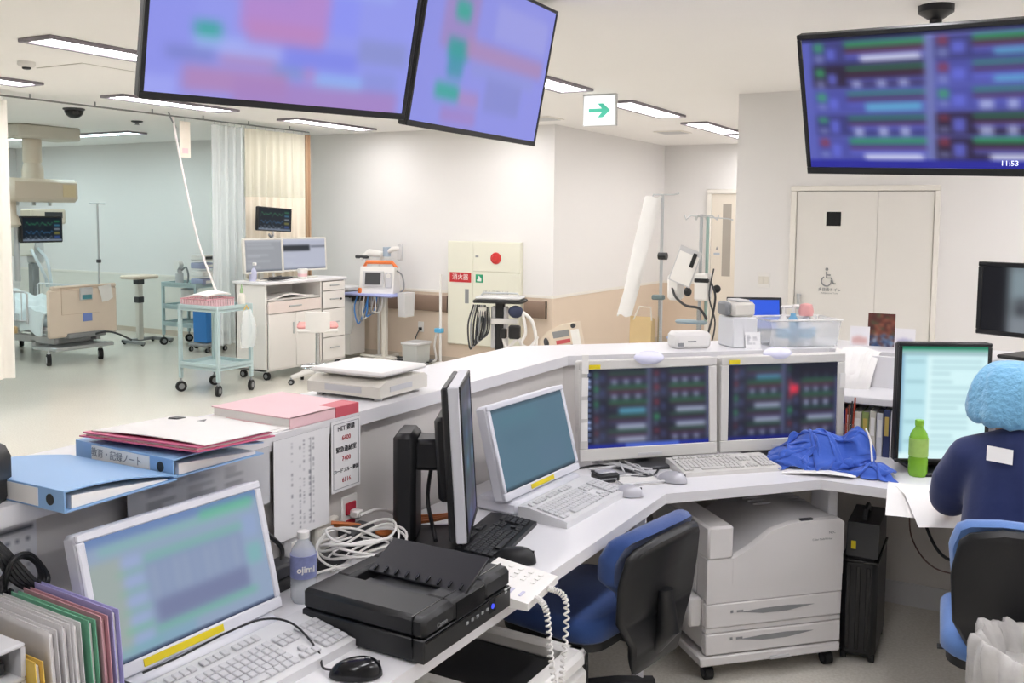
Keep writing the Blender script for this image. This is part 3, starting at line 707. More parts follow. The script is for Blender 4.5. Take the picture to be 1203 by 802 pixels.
# stool
sl = thing('swivel_stool', 'white shell stool with pink pads and a foot ring before the workstation', 'stool', (-6.38, 7.30, 0), -2.42)
def shell(u, v):
    a = -PI*.5+(u-.5)*PI*1.1
    return (.20*math.cos(a)*-1, .0+.17*math.sin(a)*-1-.02, .54+.20*v*(1-abs(u-.5)*.5))
MB().box(-.20, .20, -.17, .17, .52, .56, .03).build('seat', M_white, sl)
for sx in (-1, 1): MB().box(sx*.115-.085, sx*.115+.085, -.16, .15, .555, .60, .025).build('pad', mat('pad_pink', 'E9A6A2', .6), sl)
MB().slab(lambda u, v: (-.11+.22*u, .16+.03*v-.03*(2*u-1)**2, .53+.20*v), 14, 8, .02).build('backrest', M_white, sl)
MB().cyl((0, 0, .1), (0, 0, .53), .026, .022, n=16).build('column', M_chrome, sl)
MB().tube([(.17*math.cos(a), .17*math.sin(a), .17) for a in np.linspace(0, 2*PI, 24)[:-1]], .010, 8, closed=True).tube([(-.17, 0, .17), (.17, 0, .17)], .008, 6).build('foot_ring', M_chrome, sl)
for k in range(5):
    a = 2*PI*k/5+.3; MB().tube([(0, 0, .13), (.15*math.cos(a), .15*math.sin(a), .105), (.27*math.cos(a), .27*math.sin(a), .075)], [.035, .03, .02], 8).build('leg', M_white, sl)
    wheel(sl, .27*math.cos(a), .27*math.sin(a), r=.028, w=.03, a=a+1, top=.07)

# ------------------------------------------------------------------ defibrillator cart
df = thing('defibrillator_cart', 'white pole cart with lilac tray and a clear side pouch', 'cart', (-6.72, 8.72, 0))
MB().box(-.34, .34, -.22, .22, .77, .80, .01).build('tray', mat('tray_lilac_blue', '9FA6D8', .45), df)
MB().box(.06, .12, -.03, .03, .06, .78, .01).build('column', M_offw, df)
MB().box(-.25, .25, -.03, .03, .05, .08, .01).box(-.03+.09, .03+.09, -.25, .25, .05, .08, .01).build('base', M_offw, df)
for x, y in ((-.24, 0), (.24, 0), (.09, -.24), (.09, .24)): wheel(df, x, y, r=.025, w=.02, top=.06)
MB().xprism([(-.08, .55), (.08, .55), (.10, .82), (-.10, .82)], .34, .44).build('side_holder', M_lgrey, df)
for k in range(6): MB().tube(cable([(-.18+k*.05, -.15, .77), (-.2+k*.06, -.18, .62), (-.16+k*.04, -.16, .45+.03*k), (-.12+k*.045, -.1, .6), (-.1+k*.04, -.05, .77)]), .008, 6).build('lead', (M_blue if k % 3 == 0 else M_grey if k % 3 == 1 else M_white), df)
MB().surf(lambda u, v: (-.44+.10*math.cos(u*2*PI)*(.4+.6*math.sin(v*PI*.9+.2)), -.05+.10*math.sin(u*2*PI), .30+.42*v), 20, 10, closeu=True).build('pouch', M_vinyl, df)
dd = thing('defibrillator', 'white defibrillator with an orange handle and dark screen on the lilac tray', 'defibrillator', (-6.70, 8.72, .80), .35)
MB().xprism([(-.13, 0), (.13, 0), (.12, .28), (-.08, .30)], -.20, .20).build('housing', M_white, dd)
MB().xprism([(-.138, .08), (-.125, .08), (-.098, .25), (-.111, .25)], -.16, .08).build('screen_frame', M_lgrey, dd); MB().xprism([(-.141, .10), (-.137, .10), (-.113, .235), (-.117, .235)], -.13, .05).build('screen', M_dgrey, dd)
MB().tube([(-.19, .02, .28), (-.15, .0, .345), (.15, 0, .345), (.19, .02, .28)], .022, 8).build('handle', M_orange, dd)
MB().box(.1, .18, -.128, -.10, .06, .24, .01).build('key_panel', M_lgrey, dd); MB().cyl((.14, -.135, .2), (.14, -.11, .2), .025, n=14).build('dial', M_white, dd)
MB().box(-.21, -.17, -.15, -.05, .0, .06, .01).build('paddle_port', M_orange, dd)
MB().tube(cable([(.2, 0, .25), (.27, -.02, .2), (.29, -.03, .05), (.22, -.05, -.02), (.28, 0, -.12)]), .009, 6).build('lead', M_grey, dd)
ar = thing('jointed_arm_lamp', 'white jointed arm with grey cuff behind the defibrillator', 'lamp', (-6.90, 8.97, 0))
MB().cyl((0, 0, .03), (0, 0, 1.12), .02, n=12).lathe([(.11, 0), (.11, .03), (.02, .05)], 20).build('stand', M_white, ar)
MB().tube([(0, 0, 1.1), (.05, 0, 1.22), (.22, -.02, 1.29), (.30, 0, 1.30)], .028, 10).tube([(.05, 0, 1.22), (-.12, -.02, 1.24), (-.22, -.05, 1.16)], [.04, .045, .03], 10).build('arm', M_white, ar)
MB().cyl((.12, -.01, 1.20), (.12, -.01, 1.31), .045, n=14).build('cuff', mat('cuff_bluegrey', 'A8B8C8', .5), ar); MB().box(.27, .33, -.02, .02, 1.16, 1.35, .008).build('bracket', M_lgrey, ar)
MB().box(-.30, -.12, -.08, -.02, 1.17, 1.21, .012).build('lamp_head', M_dgrey, ar)
MB().cyl((-.14, -.03, 1.16), (-.12, -.03, 1.0), .03, .02, n=10).build('grip', M_lgrey, ar)
lt = thing('side_counter', 'low white counter with dark open shelf behind the workstation', 'counter', (-7.15, 8.86, 0))
MB().box(-.35, .02, -.16, .16, .80, .84, .006).build('top', M_lam, lt); MB().box(-.35, .0, -.12, .16, .05, .66, .004).box(-.35, -.33, -.14, .16, .05, .8).build('carcass', M_cab, lt); MB().box(-.33, .0, -.1, .14, .68, .78, .004).build('open_shelf', M_black, lt)
cb = thing('clear_box', 'clear lidded plastic box on the floor beside the defibrillator cart', 'box', (-6.235, 8.78, 0))
MB().xprism([(-.11, 0), (.11, 0), (.13, .24), (-.13, .24)], -.10, .10).build('tub', mat('clear_tub', 'DDE2E0', .25, alpha=.6, var=.05), cb); MB().box(-.115, .115, -.145, .145, .24, .27, .008).build('lid', M_lgrey, cb)

# ------------------------------------------------------------------ ventilator cart by the fire cabinet
vc = thing('monitor_cart', 'wheeled black and white equipment cart with looped cables before the fire cabinet', 'cart', (-5.05, 8.62, 0), .3)
MB().box(-.26, .26, -.16, .16, .78, .815, .012).build('tray', M_black, vc); MB().box(-.24, .24, -.15, .15, .815, .85, .015).build('top_plate', M_lgrey, vc)
MB().tube([(-.2, -.02, .85), (-.18, -.02, .88), (.18, -.02, .88), (.2, -.02, .85)], .01, 6).build('handle', M_steel, vc)
MB().box(-.045, .045, -.04, .04, .08, .78, .008).build('column', M_black, vc); MB().box(-.09, -.045, -.05, .05, .3, .74, .008).box(.045, .08, -.05, .05, .3, .74, .008).build('column_cover', M_lgrey, vc)
MB().box(-.2, .2, -.08, -.04, .56, .62, .01).build('cross_bar', M_white, vc)
MB().ell((.19, -.12, .70), (.08, .05, .065)).build('cuff_roll', mat('cuff_navy', '2A3350', .6), vc); MB().box(.12, .24, -.16, -.08, .42, .56, .015).box(.03, .09, -.14, -.06, .42, .52, .01).build('pouch', M_black, vc)
MB().box(-.22, -.12, -.12, -.04, .62, .74, .012).build('module', M_offw, vc)
for k in range(7):
    x = -.26+.02*k; MB().tube(cable([(x, -.1, .76), (x-.05+.01*k, -.14, .55), (x-.02, -.15, .30+.02*k), (x+.05, -.13, .5), (x+.04, -.1, .74)]), .009, 6).build('cable', (M_dgrey, M_grey, M_black)[k % 3], vc)
MB().tube(cable([(.22, -.1, .72), (.36, -.1, .6), (.40, -.1, .35), (.30, -.12, .28), (.22, -.12, .42), (.1, -.1, .32), (.05, -.1, .45)]), .018, 8).tube(cable([(.26, -.12, .7), (.30, -.14, .5), (.26, -.14, .38), (.34, -.12, .34), (.42, -.1, .45)]), .016, 8).build('white_hose', M_white, vc)
MB().box(-.26, .26, -.03, .03, .06, .09, .01).box(-.03, .03, -.26, .26, .06, .09, .01).build('base', M_dgrey, vc)
for x, y in ((-.25, 0), (.25, 0), (0, -.25), (0, .25)): wheel(vc, x, y, r=.03, w=.02, top=.07)

# beige pump unit by the corridor corner
pu = thing('infusion_stand', 'beige medical pump with grip and striped panel near the wall corner', 'medical device', (-3.95, 7.95, 0), .1)
K = T(0, 0, .42) @ R('Y', -.22)
MB().yprism([(-.2, 0), (.17, 0), (.17, .26), (.02, .26), (-.12, .22), (-.2, .15)], -.08, .08, K).build('housing', mat('pump_beige', 'E5D6C2', .45), pu)
MB().box(-.06, .10, -.086, -.08, .15, .21, 0, K).build('display', M_grey, pu); MB().box(-.04, .10, -.086, -.08, .09, .125, 0, K).build('red_stripe', mat('stripe_red', 'C8585C', .5), pu); MB().box(-.08, .12, -.086, -.08, .02, .07, 0, K).build('lower_panel', mat('brown_panel', '6F5A50', .5), pu)
MB().ell((-.14, -.08, .12), (.025, .02, .05), M=K).build('grip', M_dgrey, pu); MB().cyl((.15, -.085, .235), (.15, -.06, .235), .022, n=12, M=K).build('knob', M_dgrey, pu); MB().box(.12, .2, -.09, -.08, 0, .2, 0, K).build('card', M_paper, pu)
MB().cyl((0, 0, .02), (0, 0, .46), .025, n=12).lathe([(.2, .0), (.2, .03), (.03, .05)], 20).build('stand', M_steel, pu)

# ------------------------------------------------------------------ drip poles behind the counter
def iv_base(t, zt, r=.013):
    MB().cyl((0, 0, .08), (0, 0, 1.0), .019, n=12).build('lower_pole', M_chrome, t); MB().cyl((0, 0, .95), (0, 0, zt), r, n=12).build('upper_pole', M_steel, t)
    for k in range(5):
        a = 2*PI*k/5; MB().tube([(0, 0, .11), (.28*math.cos(a), .28*math.sin(a), .075)], [.022, .015], 8).build('leg', M_lgrey, t); wheel(t, .28*math.cos(a), .28*math.sin(a), r=.03, w=.02, a=a, top=.07)
i1 = thing('drip_stand', 'steel drip stand with a white rolled sheet and brown paper bag hung on it', 'IV pole', (-2.82, 7.5, 0)); i1.location = (-2.84, 7.45, 0)
iv_base(i1, 1.86)
MB().tube([(-.09, 0, 1.84), (-.08, 0, 1.86), (.10, 0, 1.86), (.14, 0, 1.87)], .007, 6).build('hook_bar', M_steel, i1)
MB().cyl((-.02, -.01, 1.36), (.05, -.01, 1.36), .03, n=12).build('clamp_knob', M_black, i1); MB().box(-.07, .03, -.03, .03, 1.0, 1.04, .008).build('clamp', mat('clamp_teal', '6B7E80', .5), i1)
sh = thing('rolled_sheet', 'long white folded sheet slanting across the drip stand', 'sheet', (-2.84, 7.41, 0))
def sheet(u, v):
    cx = -.06-.20*v-.03*v*v; w = .065*(1-.15*v); a = u*2*PI
    return (cx+w*math.cos(a)*1.15+.006*math.sin(9*v+4*a), -.03+.025*math.sin(a), 1.84-.98*v+.01*math.cos(3*a))
MB().surf(sheet, 24, 24, closeu=True).build('cloth', mat('sheet_white', 'F1F0EE', .8, bump=.2, bscale=20), sh)
pb = thing('paper_bag', 'brown paper bag hanging low on the drip stand', 'bag', (-2.95, 7.42, .5))
MB().xprism([(-.05, 0), (.05, 0), (.04, .34), (-.03, .36)], -.13, .06).build('bag', mat('kraft_paper', 'D6BC8C', .7, var=.1, bump=.3, bscale=12), pb); MB().tube([(-.1, -.03, .33), (-.05, -.03, .44), (.05, -.03, .44), (.06, -.03, .33)], .006, 6).build('string_handle', M_offw, pb)
i2 = thing('drip_stand', 'drip stand loaded with pumps, tubing and a clipped chart', 'IV pole', (-2.34, 6.95, 0))
iv_base(i2, 1.70)
MB().cyl((.05, 0, .9), (.05, 0, 1.68), .012, n=10).build('second_pole', mat('tube_green_steel', 'A9C4BD', .35, metal=.6), i2)
h = MB()
for a in (0, PI/2, PI, 3*PI/2): h.tube([(0, 0, 1.68), (.08*math.cos(a), .08*math.sin(a), 1.69), (.12*math.cos(a), .12*math.sin(a), 1.66), (.13*math.cos(a), .13*math.sin(a), 1.69)], .006, 6)
h.tube([(0, 0, 1.68), (.2, 0, 1.67), (.24, 0, 1.66)], .005, 6); h.build('hooks', M_steel, i2)
MB().box(-.24, -.14, -.06, .06, 1.05, 1.25, .02).build('left_pump', M_white, i2); MB().box(-.02, .09, -.08, .03, 1.06, 1.26, .012).build('centre_pump', M_white, i2)
MB().box(-.02, .09, -.085, -.04, 1.19, 1.23, .01).ell((-.08, -.04, 1.12), (.03, .03, .035)).ell((.14, -.03, 1.15), (.03, .03, .03)).build('black_fittings', M_black, i2)
MB().tube(cable([(-.2, -.05, 1.15), (-.16, -.08, 1.08), (-.08, -.08, 1.02), (.02, -.06, 1.0), (.08, -.06, .92)]), .01, 6).tube(cable([(.1, -.05, 1.2), (.14, -.06, 1.1), (.12, -.05, .95), (.08, -.03, .8)]), .008, 6).tube(cable([(.12, -.05, 1.3), (.10, -.08, 1.1), (.14, -.05, .9), (.1, -.03, .7)]), .006, 6).build('tubing', M_dgrey, i2)
MB().box(-.18, .06, -.04, .04, .875, .905, .02).build('tray_arm', mat('tray_steel_blue', '9FB2BA', .4), i2); MB().box(-.22, .04, -.12, .05, .74, .80, .03).build('blue_pack', mat('pack_blue', '9DB4DA', .6), i2)
ch = MB(); KK = T(-.10, -.06, 1.30) @ R('Y', .35)
ch.box(-.09, .09, -.004, .004, -.13, .15, .002, KK); ch.build('chart_board', M_lgrey, i2)
MB().box(-.08, .08, -.006, -.004, -.12, .11, 0, KK).build('chart_sheet', M_paper, i2); MB().box(.03, .06, -.016, -.004, .02, .13, .003, KK).build('clip', M_black, i2)
# ------------------------------------------------------------------ nurse station counter and desk
def off(poly, d):
    out = []
    for i, p in enumerate(poly):
        p = Vector(p); dirs = []
        if i > 0: dirs.append((p-Vector(poly[i-1])).normalized())
        if i < len(poly)-1: dirs.append((Vector(poly[i+1])-p).normalized())
        n = sum((Vector((-q.y, q.x)) for q in dirs), Vector((0, 0))).normalized()
        k = 1/max(.3, n.dot(Vector((-dirs[0].y, dirs[0].x)))); out.append(tuple(p+n*d*k))
    return out
LINE = [(-1.73, -1.2), (-1.73, 3.5), (-.87, 4.36), (1.6, 4.36)]
def band(a, b): return off(LINE, a)+off(LINE, b)[::-1]
ct = thing('nurse_counter', 'long angled white nurse station counter with a raised ledge', 'counter')
MB().prism(band(.025, .30), .0, 1.06).build('partition', M_panel, ct, smooth=0)
MB().prism(band(0, .335), 1.06, 1.10).build('ledge', M_lam, ct, smooth=0)
MB().prism(band(.018, .024), .0, .10).build('kick_strip', M_lgrey, ct, smooth=0)
dk = thing('station_desk', 'long white angled desktop running along the counter', 'desk')
FR = [(-1.14, -1.2), (-1.14, 3.08), (-.72, 3.55), (1.6, 3.55)]
MB().prism(off(LINE, .02)+FR[::-1], .685, .72).build('desk_top', M_lam, dk, smooth=0)
for x, y, rz in ((-1.2, 3.0, .4), (-.74, 3.72, PI/4), (-1.3, .3, PI/2)):
    MB().box(-.02, .02, -.06, .06, 0, .685, .004, T(x, y) @ R('Z', rz)).build('support_post', M_lam, dk)

DZ, LZ = .72, 1.10
# ------------------------------------------------------------------ screens
def vit_wall(w=72, h=42, seed=3, base='2A2C3A', cols=2, blu='3F4670', bright=False):
    rg = random.Random(seed); a = canvas(w, h, base)
    for c in range(cols):
        x0 = .04+c*.98/cols; wd = .94/cols
        for r in range(5):
            y0 = .03+r*.185
            rect(a, x0, y0, x0+wd*.95, y0+.17, rg.choice(['20232F', '2B2B38', '27222F', '30333F'] if not bright else ['2A2B4C', '3B3C78', '2A2038', '4B4FA0']))
            rect(a, x0+wd*.28, y0+.01, x0+wd*.95, y0+.045, '2F9A58' if bright else '2C6B47', .9); rect(a, x0+wd*.28, y0+.055, x0+wd*.95, y0+.085, '562437', .85)
            rect(a, x0+wd*.28, y0+.09, x0+wd*.95, y0+.13, blu, .6)
            t = rg.random()
            if t < .45: rect(a, x0+wd*.42, y0+.12, x0+wd*.93, y0+.165, 'E4E8F6' if bright else 'C9D2EA', .9)
            elif t < .8:
                for k in range(3): rect(a, x0+wd*(.34+.2*k), y0+.11, x0+wd*(.43+.2*k), y0+.165, 'B9C2E4', .75)
            else: rect(a, x0+wd*.45, y0+.11, x0+wd*.93, y0+.16, '5FB4D2', .8)
            rect(a, x0+.01, y0+.01, x0+wd*.10, y0+.07, '3FA86A' if rg.random() < .6 else '8C3A4A', .8); rect(a, x0+wd*.13, y0+.05, x0+wd*.22, y0+.14, blu, .8)
            rect(a, x0+.01, y0+.1, x0+wd*.09, y0+.15, '8F9AD0', .6)
        rect(a, x0+wd*.96, 0, x0+wd+.01, .95, '7C84B0', .6)
    return a
imA = vit_wall(seed=3); imA = blur(imA, 1.0); rect(imA, 0, .95, 1, 1, '1B2A8C'); rect(imA, .3, .955, .75, .99, '5A78D8', .7); rect(imA, 0, 0, .035, .95, '14182C', .8)
for k in range(12): rect(imA, .005, .05+k*.075, .03, .08+k*.075, 'AFC4F4', .8)
imB = vit_wall(seed=11, base='23263A'); rect(imB, .56, .28, .64, .4, 'D8344A'); rect(imB, .55, 0, 1, .2, '1C1D28', .8); imB = blur(imB, 1.1); rect(imB, 0, .96, 1, 1, '1B2270')
M_mon_c = mat('monitor_cream_bezel', 'D6D4CF', .45, var=.03)
def dual(label, c, yaw, tilt, w, h, im):
    t = flat_monitor('vitals_display', label, (c[0], c[1], DZ), yaw, w, h, .034, M_mon_c, im, tilt=tilt, bottom=c[2]-DZ, depth=.06, chin=.012, m_stand=M_dgrey)
    MB().box(-w/2+.03, -w/2+.075, -.003, 0, c[2]-DZ+h-.028, c[2]-DZ+h-.012).build('yellow_sticker', M_yellow, t)
    MB().ell((0 if im is imA else -.02, .03, c[2]-DZ+h+.004), (.062, .035, .026), 20, 10).build('alarm_lamp', mat('alarm_lens', 'DDDDF2', .25, emit=.15), t)
    MB().box(-.05, .05, -.002, 0, c[2]-DZ+.012, c[2]-DZ+.022).build('name_plate', M_lgrey, t)
    return t
d1 = dual('cream vitals display with blue task bar next to the all-in-one computer', (-1.327, 3.405, .752), .793, .06, .568, .377, imA)
for k in range(4): MB().box(-.281, -.256, -.002, 0, .11+k*.085, .18+k*.085).build('bed_label', M_paper, d1)
d2 = dual('cream vitals display with a red alert field behind the crumpled blue cloth', (-.925, 3.812, .752), .779, .015, .55, .377, imB)
MB().box(.247, .272, -.002, 0, .27, .33).build('label', M_paper, d2)

# all-in-one computers
def key_block(mb, x0, x1, y0, y1, nx, ny, z, K, h=.006, gap=.0022):
    dx, dy = (x1-x0)/nx, (y1-y0)/ny
    for j in range(ny):
        for i in range(nx): mb.box(x0+i*dx+gap/2, x0+(i+1)*dx-gap/2, y0+j*dy+gap/2, y0+(j+1)*dy-gap/2, z, z+h, .0015, K)
def keyboard(parent, w, d, K, m_body, m_key, th=.022):
    b = MB().xprism([(-d/2, 0), (d/2, 0), (d/2, th*1.25), (d/2-.03, th*1.3), (-d/2, th*.6)], -w/2, w/2, K).build('keyboard_body', m_body, parent)
    k = MB(); sl = math.atan2(th*.7, d-.03); KK = K @ T(0, -d/2, th*.6) @ R('X', sl)
    def blk(a0, a1, b0, b1, nx, ny): key_block(k, -w/2+w*a0, -w/2+w*a1, d*b0, d*b1, nx, ny, .0005, KK)
    blk(.03, .64, .22, .68, 14, 4); blk(.03, .12, .10, .22, 2, 1); blk(.20, .45, .10, .22, 1, 1); blk(.45, .64, .10, .22, 4, 1)
    blk(.03, .07, .76, .88, 1, 1); blk(.10, .26, .76, .88, 4, 1); blk(.29, .45, .76, .88, 4, 1); blk(.48, .64, .76, .88, 4, 1)
    blk(.66, .78, .46, .68, 3, 2); blk(.70, .74, .22, .34, 1, 1); blk(.66, .78, .10, .22, 3, 1); blk(.81, .97, .10, .68, 4, 5)
    o = k.build('keys', m_key, parent, smooth=0); o['kind'] = 'stuff'
    return b
M_key_w = mat('key_white', 'CDCDCF', .5, var=.02); M_kb_w = mat('keyboard_white', 'DCDCDD', .45, var=.02); M_aio = mat('aio_white', 'DEDFE6', .4, var=.02)
def aio(label, c, yaw, tilt, w, h, im, kbx, kbw, ytag):
    t = thing('all_in_one_computer', label, 'computer', (c[0], c[1], DZ), yaw)
    K = T(0, 0, c[2]-DZ) @ R('X', -tilt); bz = .017
    f = MB(); f.box(-w/2, w/2, .006, .05, 0, h, .008, K); f.box(-w/2, w/2, 0, .01, 0, .026, .003, K); f.box(-w/2, w/2, 0, .01, h-bz, h, .003, K); f.box(-w/2, -w/2+bz, 0, .01, .026, h-bz, .003, K); f.box(w/2-bz, w/2, 0, .01, .026, h-bz, .003, K)
    f.build('display_housing', M_aio, t)
    painted('screen', im, w-2*bz, h-bz-.026, M_screen_d, t, K @ T(0, .004, .026))
    MB().box(ytag[0], ytag[1], -.002, .0, .006, .021, .0005, K).build('yellow_label', M_yellow, t)
    MB().box(-w/2+.03, w/2-.03, -.02, .14, 0, .045, .01).box(-.06, .06, .05, .11, .04, .22, .01).build('base_unit', M_aio, t)
    kb = keyboard(t, kbw, .175, T(kbx, -.122, 0), M_kb_w, M_key_w, .034)
    return t
def img_table(w=72, h=46):
    a = canvas(w, h, '9DB0CC'); rg = random.Random(5)
    rect(a, 0, 0, 1, .06, '4A6FB8', .5); rect(a, .05, .08, .96, .16, '8FC4BE', .8); rect(a, .62, .05, .97, .11, '6FC7A0', .9); rect(a, 0, .2, .16, .95, 'AEB9AE', .8)
    for r in range(5): rect(a, .15, .22+r*.15, .26, .31+r*.15, 'A7B7E0'); rect(a, .13, .32+r*.15, .3, .345+r*.15, '7CC7A0', .8)
    rect(a, .28, .24, .86, .82, '93A4C6'); rect(a, .28, .24, .88, .30, '86C4B4', .8); rect(a, .28, .82, .9, .86, '74C8A2', .8); rect(a, .3, .62, .86, .8, '8089AE')
    for k in range(9): rect(a, .31+k*.06, .34, .335+k*.06, .6, 'A9B6CC', .6)
    rect(a, .88, .2, .97, .4, '9EB2D8'); rect(a, .88, .46, .97, .62, '8CBFC4'); rect(a, .02, .9, .5, .97, '7CB4C8', .5)
    a = blur(a, 1.1); rect(a, 0, .97, 1, 1, '232A44', .9); return a
def img_blue(w=48, h=34):
    a = canvas(w, h, '5F7F92'); rect(a, .05, .1, .6, .25, '5B8796', .6); rect(a, .1, .35, .5, .45, '557587', .5); rect(a, .5, .6, .9, .9, '647F96', .5); a = blur(a, 2); rect(a, 0, 0, 1, .03, '2E3A44', .6); rect(a, 0, .96, 1, 1, '20262C', .8); return a
aio('white all-in-one computer showing a pale table, with paper-strewn ledge above', (-1.517, 1.371, .769), 1.532, .254, .465, .292, img_table(), .03, .44, (-.14, .06))
aio('white all-in-one computer with a plain blue-grey screen beside the vitals displays', (-1.463, 2.808, .771), 1.534, .254, .495, .306, img_blue(), -.02, .43, (-.09, .06))
print('aio ok')

# dark portrait monitor seen nearly edge-on
pm = thing('portrait_monitor', 'tall black monitor with silver edge turned side-on at mid desk', 'monitor', (-1.443, 2.319, DZ), 2.047)
K = T(0, 0, .049) @ R('X', -.06); w, h = .298, .432
MB().box(-w/2, w/2, .034, .055, 0, h, .006, K).box(-.10, .10, .05, .085, .10, .34, .01, K).build('back_shell', M_black, pm)
MB().box(-w/2-.003, w/2+.003, .004, .036, -.002, h+.002, .004, K).build('silver_frame', mat('silver_paint', 'D2D3D8', .4, metal=.1), pm)
MB().box(-w/2, w/2, 0, .006, 0, .016, .001, K).box(-w/2, w/2, 0, .006, h-.016, h, .001, K).box(-w/2, -w/2+.016, 0, .006, .016, h-.016, .001, K).box(w/2-.016, w/2, 0, .006, .016, h-.016, .001, K).build('bezel', M_black, pm)
painted('screen', blur(vit_wall(30, 44, 9, '4A466A'), 1.5), w-.032, h-.032, M_screen_d, pm, K @ T(0, .002, .016))
MB().box(-.07, .07, .16, .225, .012, .33, .015).box(-.05, .05, .08, .17, .22, .31, .012).build('stand_column', M_black, pm); MB().box(-.11, .11, .03, .24, 0, .016, .006).build('stand_base', M_black, pm)
MB().tube(cable([(.02, .12, .25), (.05, .14, .12), (.0, .12, .05), (-.08, .1, .03)]), .006, 6).build('cable', M_black, pm)
kb = thing('black_keyboard', 'black keyboard lying under the side-on monitor', 'keyboard', (-1.40, 2.36, DZ), PI/2+.18)
keyboard(kb, .36, .15, T(), M_black, mat('key_black', '26272A', .5), .02)

def mouse(label, loc, rz, m, cord=None, L=.11, W=.062, H=.036):
    t = thing('computer_mouse', label, 'mouse', loc, rz)
    def fn(u, v):
        a = u*2*PI; b = v*PI/2
        return (W/2*math.cos(a)*math.cos(b)**.7*(1-.12*math.sin(a)), L/2*math.sin(a)*math.cos(b)**.7, .003+H*math.sin(b)*(1-.18*math.sin(a)*math.cos(b)))
    MB().surf(fn, 28, 9, closeu=True).build('shell', m, t)
    MB().box(-.0015, .0015, -L*.45, -L*.05, H*.55, H*.9).build('button_gap', M_dgrey if m is not M_black else M_gloss, t); MB().cyl((-.003, -L*.22, H*.90), (.003, -L*.22, H*.90), .008, n=12).build('scroll_wheel', M_grey, t)
    if cord: MB().tube(cable(cord), .0025, 6).build('cord', M_dgrey if m is M_black else M_lgrey, t)
    return t
Kc = Matrix.Rotation(-(2.2), 4, 'Z')
mouse('black wired mouse in front of the black printer', (-1.215, 1.50, DZ), 2.2, M_gloss)
c = tag(MB().tube(cable([(-1.255, 1.475, .735), (-1.29, 1.485, .728), (-1.325, 1.51, .745), (-1.412, 1.531, .775), (-1.461, 1.492, .79), (-1.466, 1.388, .797), (-1.475, 1.28, .79), (-1.49, 1.2, .785)]), .0025, 6).build('mouse_cord', M_black), 'thin black mouse cord lying across the white keyboard', 'cord')
M_silver = mat('silver_plastic', 'BEBEC4', .3, metal=.2, var=.03)
mouse('silver mouse in front of the all-in-one keyboard end', (-1.245, 2.99, DZ), PI/2+.3, M_silver)
mouse('silver mouse beside the cream keyboard', (-1.175, 3.235, DZ), PI/2+.1, M_silver)
mouse('black mouse half hidden behind the white phone', (-1.26, 2.24, DZ), 1.9, M_black, L=.12, W=.065, H=.04)
k2 = thing('cream_keyboard', 'cream keyboard in front of the vitals display', 'keyboard', (-1.075, 3.515, DZ), .79)
keyboard(k2, .40, .165, T(), M_mon_c, mat('key_cream', 'CBC9C5', .5), .026)
cr = thing('card_reader', 'small black card reader with silver top beside the all-in-one', 'card reader', (-1.385, 3.12, DZ), .9)
MB().box(-.045, .045, -.03, .03, 0, .032, .006).build('body', M_black, cr); MB().box(-.035, .035, -.02, .02, .032, .038, .003).build('top_plate', M_silver, cr); MB().box(-.03, .03, -.0325, -.03, .012, .017).build('slot', M_grey, cr)
mp = thing('touch_pad_tray', 'thin white tray lying between card reader and mouse', 'tray', (-1.285, 3.175, DZ), .85)
MB().box(-.08, .08, -.055, .055, 0, .006, .002).build('plate', M_white, mp); MB().tube([(-.08, -.055, .01), (.08, -.055, .01), (.08, .055, .01), (-.08, .055, .01)], .004, 6, closed=True).build('rim', M_lgrey, mp)
MC = thing('display_cables', 'thin grey cables trailing on the desk below the vitals display', 'cables', (-1.42, 3.25, DZ))
for k in range(3): MB().tube(cable([(RNG.uniform(-.12, .16), RNG.uniform(-.1, .12), .006+.006*k) for _ in range(6)], 6), .004, 6).build('cable', M_lgrey if k else M_dgrey, MC)

# ------------------------------------------------------------------ black printer
pr = thing('black_printer', 'black inkjet printer with its paper tray raised at the desk edge', 'printer', (-1.285, 1.785, DZ), PI/2)
# local: front -Y = world +X ; local x = world y - 1.785 ; depth .34 (y -.17...17)
W2, D2, Hh = .182, .168, .104
b = MB(); b.box(-W2, W2, -D2, D2, .004, .056, .003); b.box(-W2, -.062, -D2, D2, .055, Hh, .010); b.box(.062, W2, -D2, D2, .055, Hh, .010); b.box(-.07, .07, -D2, -.09, .055, Hh, .008); b.box(-.07, .07, .12, D2, .055, Hh, .008); b.box(-.07, .07, -.1, .13, .05, .07)
b.box(-W2+.01, W2-.01, -D2+.01, D2-.01, 0, .012); b.build('body', M_black, pr)
MB().box(-W2+.004, W2-.004, -D2-.003, -D2+.002, .05, .054).box(-W2-.002, W2+.002, -.14, -.137, .012, Hh+.001).build('seam', M_gloss, pr)
tr = MB(); Kt = T(.0, .0, .088) @ R('Y', .30)
tr.box(0, .115, -.165, .11, -.004, .004, .002, T(-.015, .0, .10) @ R('Y', -.45)); tray_o = tr.build('paper_tray', M_black, pr)
rb = T(-.015, 0, .10) @ R('Y', -.45)
for k in range(9): MB().box(.002, .02, -.15+k*.03, -.146+k*.03, .004, .010, .001, rb).build('rib', M_gloss, tray_o)
MB().box(-.055, -.02, -.08, .1, .075, .09, .004).build('feed_guide', M_dgrey, pr)
text('logo', 'Canon', .015, M_grey, pr, T(-.115, -D2-.0006, .072) @ R('X', PI/2))
for k in range(5): MB().box(-.02+k*.022, -.012+k*.022, -D2-.003, -D2, .032, .038).build('button', M_grey, pr)
MB().cyl((.095, -D2-.003, .035), (.095, -D2, .035), .006, n=14).build('blue_led', mat('led_blue', '3A4BE0', .4, emit=.6), pr); MB().box(.08, .11, -D2-.001, -D2, .02, .06).build('panel_window', M_gloss, pr)
MB().cyl((.155, -D2-.003, .052), (.155, -D2, .052), .006, n=10).build('power_button', M_lgrey, pr)
